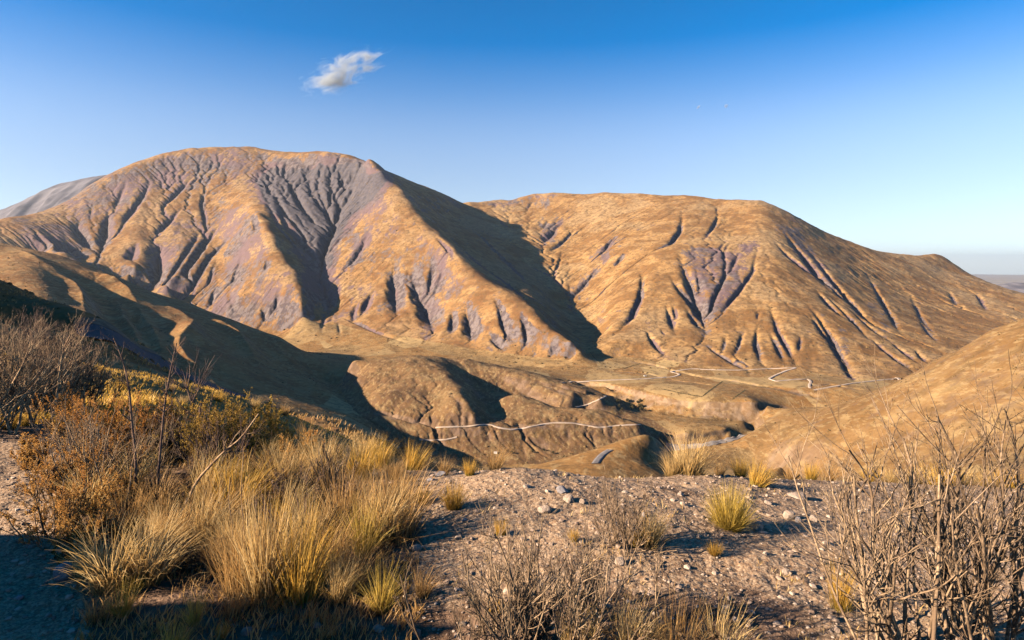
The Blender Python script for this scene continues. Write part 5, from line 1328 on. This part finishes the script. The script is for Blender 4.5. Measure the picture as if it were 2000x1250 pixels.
# unseen bank added left behind the camera to shade the lower path
def bank():
    n, m = 46, 26; V = []
    for i in range(n):
        for j in range(m):
            s = i/(n-1); t = j/(m-1)
            x = -4.3-1.8*t-1.3*s; y = -2.6+6.8*s
            hgt = BANK_H*math.sin(math.pi*t)**.7*math.sin(math.pi*min(1,.08+s*.9))**.5
            k = float(fbm(np.array([x*1.2]), np.array([y*1.2]), 4, 9)[0])
            V.append((x+.25*k, y, -2.35+hgt*(1+.35*k)))
    Fc = [(i*m+j, i*m+j+1, (i+1)*m+j+1, (i+1)*m+j) for i in range(n-1) for j in range(m-1)]
    return tag(link('earth_bank', raw_mesh('earth_bank', V, Fc, M_GRND, True, {'gravel': np.zeros(n*m)})), kind='structure')
BANK_H = 2.5
bank()
tick('stones')
# ------------------------------------------------------------------ far country, clouds, air
def far_ridge(name, pl, mat, thick, foot, seed, **props):
    """a distant range with crest through the given (column, row, distance) points"""
    q = np.array([(p[0], p[1], p[2]) for p in pl], float)
    n = 260; f = np.linspace(q[0,0], q[-1,0], n)
    py = np.interp(f, q[:,0], q[:,1])+1.2*fbm(f*.06, f*0+seed, 4, seed); Y = np.interp(f, q[:,0], q[:,2])
    rows = 60; V = np.zeros((rows, n, 3))
    for i in range(rows):
        t = i/(rows-1)*2-1                     # -1 near foot .. 0 crest .. 1 far foot
        y = Y+t*thick; x = (f-CX)/F*Y
        zc = (HY-py)/F*Y
        prof = 1-abs(t)**1.1
        rel = ridged(x/900+t*.6, y/2600, 4, seed)*.14*np.sin(math.pi*min(abs(t),1))*(zc-foot)
        V[i] = np.stack([x, y, foot+(zc-foot)*prof+rel], 1)
    Fc = np.array([(i*n+j, i*n+j+1, (i+1)*n+j+1, (i+1)*n+j) for i in range(rows-1) for j in range(n-1)])
    return tag(link(name, raw_mesh(name, V.reshape(-1,3), Fc, mat)), **props)
M_FAR = plain_mat('far_range_rock', (.09,.08,.095), (.15,.135,.15), .002)
far_ridge('mountain', [(-500,480,12500),(-200,470,12500),(0,412,12500),(53,390,12500),(106,363,12400),(123,357,12400),(141,354,12400),(170,347,12300),(197,342,12200),(211,341,12200),(240,352,12200),(300,400,12200),(420,470,12200)], M_FAR, 2600, -300, 3, kind='structure')
far_ridge('mountain', [(1890,575,15000),(1930,566,15000),(1955,555,15000),(1985,551,15000),(2020,554,15000),(2070,549,15000),(2150,556,15000),(2300,550,15000)], M_FAR, 2200, -1050, 5, kind='structure')
# the plain that reaches the horizon
P = []; R_ = [6000, 10000, 16000, 26000, 42000, 68000, 98000]; n = 96
for r in R_:
    for k in range(n+1):
        a = math.radians(-75+150*k/n); P.append((math.sin(a)*r, math.cos(a)*r, -1050-r*r/2/6.371e6*.4+ (8 if r > 20000 else 0)*math.sin(k*1.7)))
Fc = [(i*(n+1)+k, i*(n+1)+k+1, (i+1)*(n+1)+k+1, (i+1)*(n+1)+k) for i in range(len(R_)-1) for k in range(n)]
tag(link('plain', raw_mesh('plain', P, Fc, plain_mat('dusty_plain', (.24,.18,.12), (.32,.25,.18), .0006))), kind='structure')
# the cloud: a drift of thin vapour
def cloud(px, py, Y, wpx, hpx, tilt, label, dens, seed, thr, scale):
    s = Y/F; c = ((px-CX)*s, Y, (HY-py)*s)
    hx, hz, hy = wpx*s/2, hpx*s/2, wpx*s*.22
    r = np.random.default_rng(seed)
    bm = bmesh.new(); bmesh.ops.create_icosphere(bm, subdivisions=4, radius=1)
    for v in bm.verts:
        k = 1+.28*float(vnoise(np.array([v.co.x*2.3+seed]), np.array([v.co.z*2.3+v.co.y]), seed)[0])
        v.co = Vector((v.co.x*hx*k, v.co.y*hy*k, v.co.z*hz*k))
    me = bpy.data.meshes.new('cloud'); bm.to_mesh(me); bm.free()
    t = NT('thin_cloud_%d' % seed)
    oc = t.n('ShaderNodeTexCoord').outputs['Object']
    g = t.vscale(oc, (1/hx, 1/hy, 1/hz))
    ln = t.n('ShaderNodeVectorMath', {0: g}, operation='LENGTH').outputs['Value']
    fall = t.ramp(ln, 1.0, .35)
    w = t.noise(t.vscale(g, (1.3, .8, 1.0)), scale, 7, .62, 1.1)
    big = t.noise(t.vscale(g, (1.0, .5, .8)), 1.6, 2, .5)
    d = t.math('MULTIPLY', t.math('SUBTRACT', t.math('ADD', t.math('MULTIPLY', w, .75), t.math('ADD', t.math('MULTIPLY', fall, .42), t.math('MULTIPLY', big, .35))), thr), dens, clamp=False)
    d = t.math('MAXIMUM', d, 0.0)
    d = t.math('MULTIPLY', d, fall)
    v = t.n('ShaderNodeVolumePrincipled', {'Color': (.90,.95,1,1), 'Density': d, 'Anisotropy': .3})
    t.t.links.new(v.outputs[0], t.out.inputs['Volume'])
    me.materials.append(t.m)
    o = link('cloud', me, loc=c); o.rotation_euler = (0, tilt, 0)
    return tag(o, label, 'cloud')
cloud(668, 138, 15500, 275, 96, math.radians(-20), 'ragged white wisp of cloud above the left mountain', .028, 3, .93, 3.0)
cloud(1364, 209, 15500, 14, 6, math.radians(-45), 'tiny streak of cloud above the right mountain, left one of two', .06, 5, .62, 2.0)
cloud(1418, 207, 15500, 13, 11, math.radians(-30), 'tiny two part puff of cloud above the right mountain, right one of two', .05, 7, .62, 2.4)
if HAZE:
    bm = bmesh.new(); bmesh.ops.create_cube(bm, size=1)
    x0, x1, y0, y1, z0, z1 = -125000, 125000, -3000, 101000, -1700, 1420
    for v in bm.verts: v.co = Vector((x0 if v.co.x < 0 else x1, y0 if v.co.y < 0 else y1, z0 if v.co.z < 0 else z1))
    me = bpy.data.meshes.new('haze'); bm.to_mesh(me); bm.free()
    t = NT('haze_air')
    v = t.n('ShaderNodeVolumePrincipled', {'Color': (.78,.87,1.0,1), 'Density': HAZE, 'Anisotropy': .3})
    t.t.links.new(v.outputs[0], t.out.inputs['Volume']); me.materials.append(t.m)
    tag(link('haze', me), kind='stuff')
tick('far')
# ------------------------------------------------------------------ light, sky, camera
def sun_sky():
    l = bpy.data.lights.new('sun', 'SUN'); l.energy = SUN_W; l.angle = math.radians(.5); l.color = SUN_COL
    o = bpy.data.objects.new('sun', l); COL.objects.link(o)
    d = Vector((math.cos(SUN_E)*math.cos(SUN_B), math.cos(SUN_E)*math.sin(SUN_B), -math.sin(SUN_E)))
    o.rotation_euler = d.to_track_quat('-Z', 'Y').to_euler()
    w = bpy.data.worlds.new('World'); SC.world = w; w.use_nodes = True
    nt = w.node_tree; nt.nodes.clear()
    sky = nt.nodes.new('ShaderNodeTexSky'); sky.sky_type = 'NISHITA'; sky.sun_disc = False
    sky.sun_elevation = SUN_E
    # azimuth of the sun itself, clockwise from +Y
    sx, sy = -d.x, -d.y
    sky.sun_rotation = math.atan2(sx, sy)
    sky.altitude = 3300; sky.air_density = SKY_AIR; sky.dust_density = SKY_DUST; sky.ozone_density = SKY_OZ
    hs = nt.nodes.new('ShaderNodeHueSaturation'); hs.inputs['Saturation'].default_value = SKY_SAT; hs.inputs['Hue'].default_value = SKY_HUE
    # more colour overhead, paler towards the horizon
    tc = nt.nodes.new('ShaderNodeTexCoord'); sp = nt.nodes.new('ShaderNodeSeparateXYZ'); nt.links.new(tc.outputs['Generated'], sp.inputs[0])
    for pts_, sock in ((SKY_SATS, 'Saturation'), (SKY_VALS, 'Value')):
        fc = nt.nodes.new('ShaderNodeFloatCurve'); cv = fc.mapping.curves[0]
        for i, (zz, v) in enumerate(pts_):
            if i < 2: cv.points[i].location = (zz, v/3)
            else: cv.points.new(zz, v/3)
        fc.mapping.update()
        mu = nt.nodes.new('ShaderNodeMath'); mu.operation = 'MULTIPLY'; mu.inputs[1].default_value = 3.0
        nt.links.new(sp.outputs[2], fc.inputs['Value']); nt.links.new(fc.outputs[0], mu.inputs[0]); nt.links.new(mu.outputs[0], hs.inputs[sock])
    bg = nt.nodes.new('ShaderNodeBackground'); bg.inputs[1].default_value = SKY_W
    out = nt.nodes.new('ShaderNodeOutputWorld')
    nt.links.new(sky.outputs[0], hs.inputs['Color']); nt.links.new(hs.outputs[0], bg.inputs[0]); nt.links.new(bg.outputs[0], out.inputs[0])
SUN_W, SUN_COL, SKY_W, SKY_AIR, SKY_DUST, SKY_OZ, SKY_SAT, SKY_HUE = 5.0, (1,.83,.62), .055, 1.0, 1.5, 3.0, 1.7, .497
SKY_SATS = [(0, .7), (1, 1.5), (.12, .80), (.20, .94), (.28, 1.19), (.34, 1.37), (.44, 1.62)]
SKY_VALS = [(0, .95), (1, .75), (.1, 1.05), (.25, 1.35), (.42, 1.3), (.6, .9)]
sun_sky()
cam = bpy.data.cameras.new('camera'); co = bpy.data.objects.new('camera', cam); COL.objects.link(co)
cam.sensor_width = 36; cam.lens = 36*F/2000
cam.shift_y = -(625-HY)/2000
cam.clip_start = .05; cam.clip_end = 200000
co.location = (0,0,0); co.rotation_euler = (math.pi/2, 0, 0)
SC.camera = co
SC.view_settings.view_transform = 'Standard'; SC.view_settings.look = 'None'; SC.view_settings.exposure = EXPOSURE; SC.view_settings.gamma = 1
SC.cycles.max_bounces = 4; SC.cycles.diffuse_bounces = 0
tick('done')
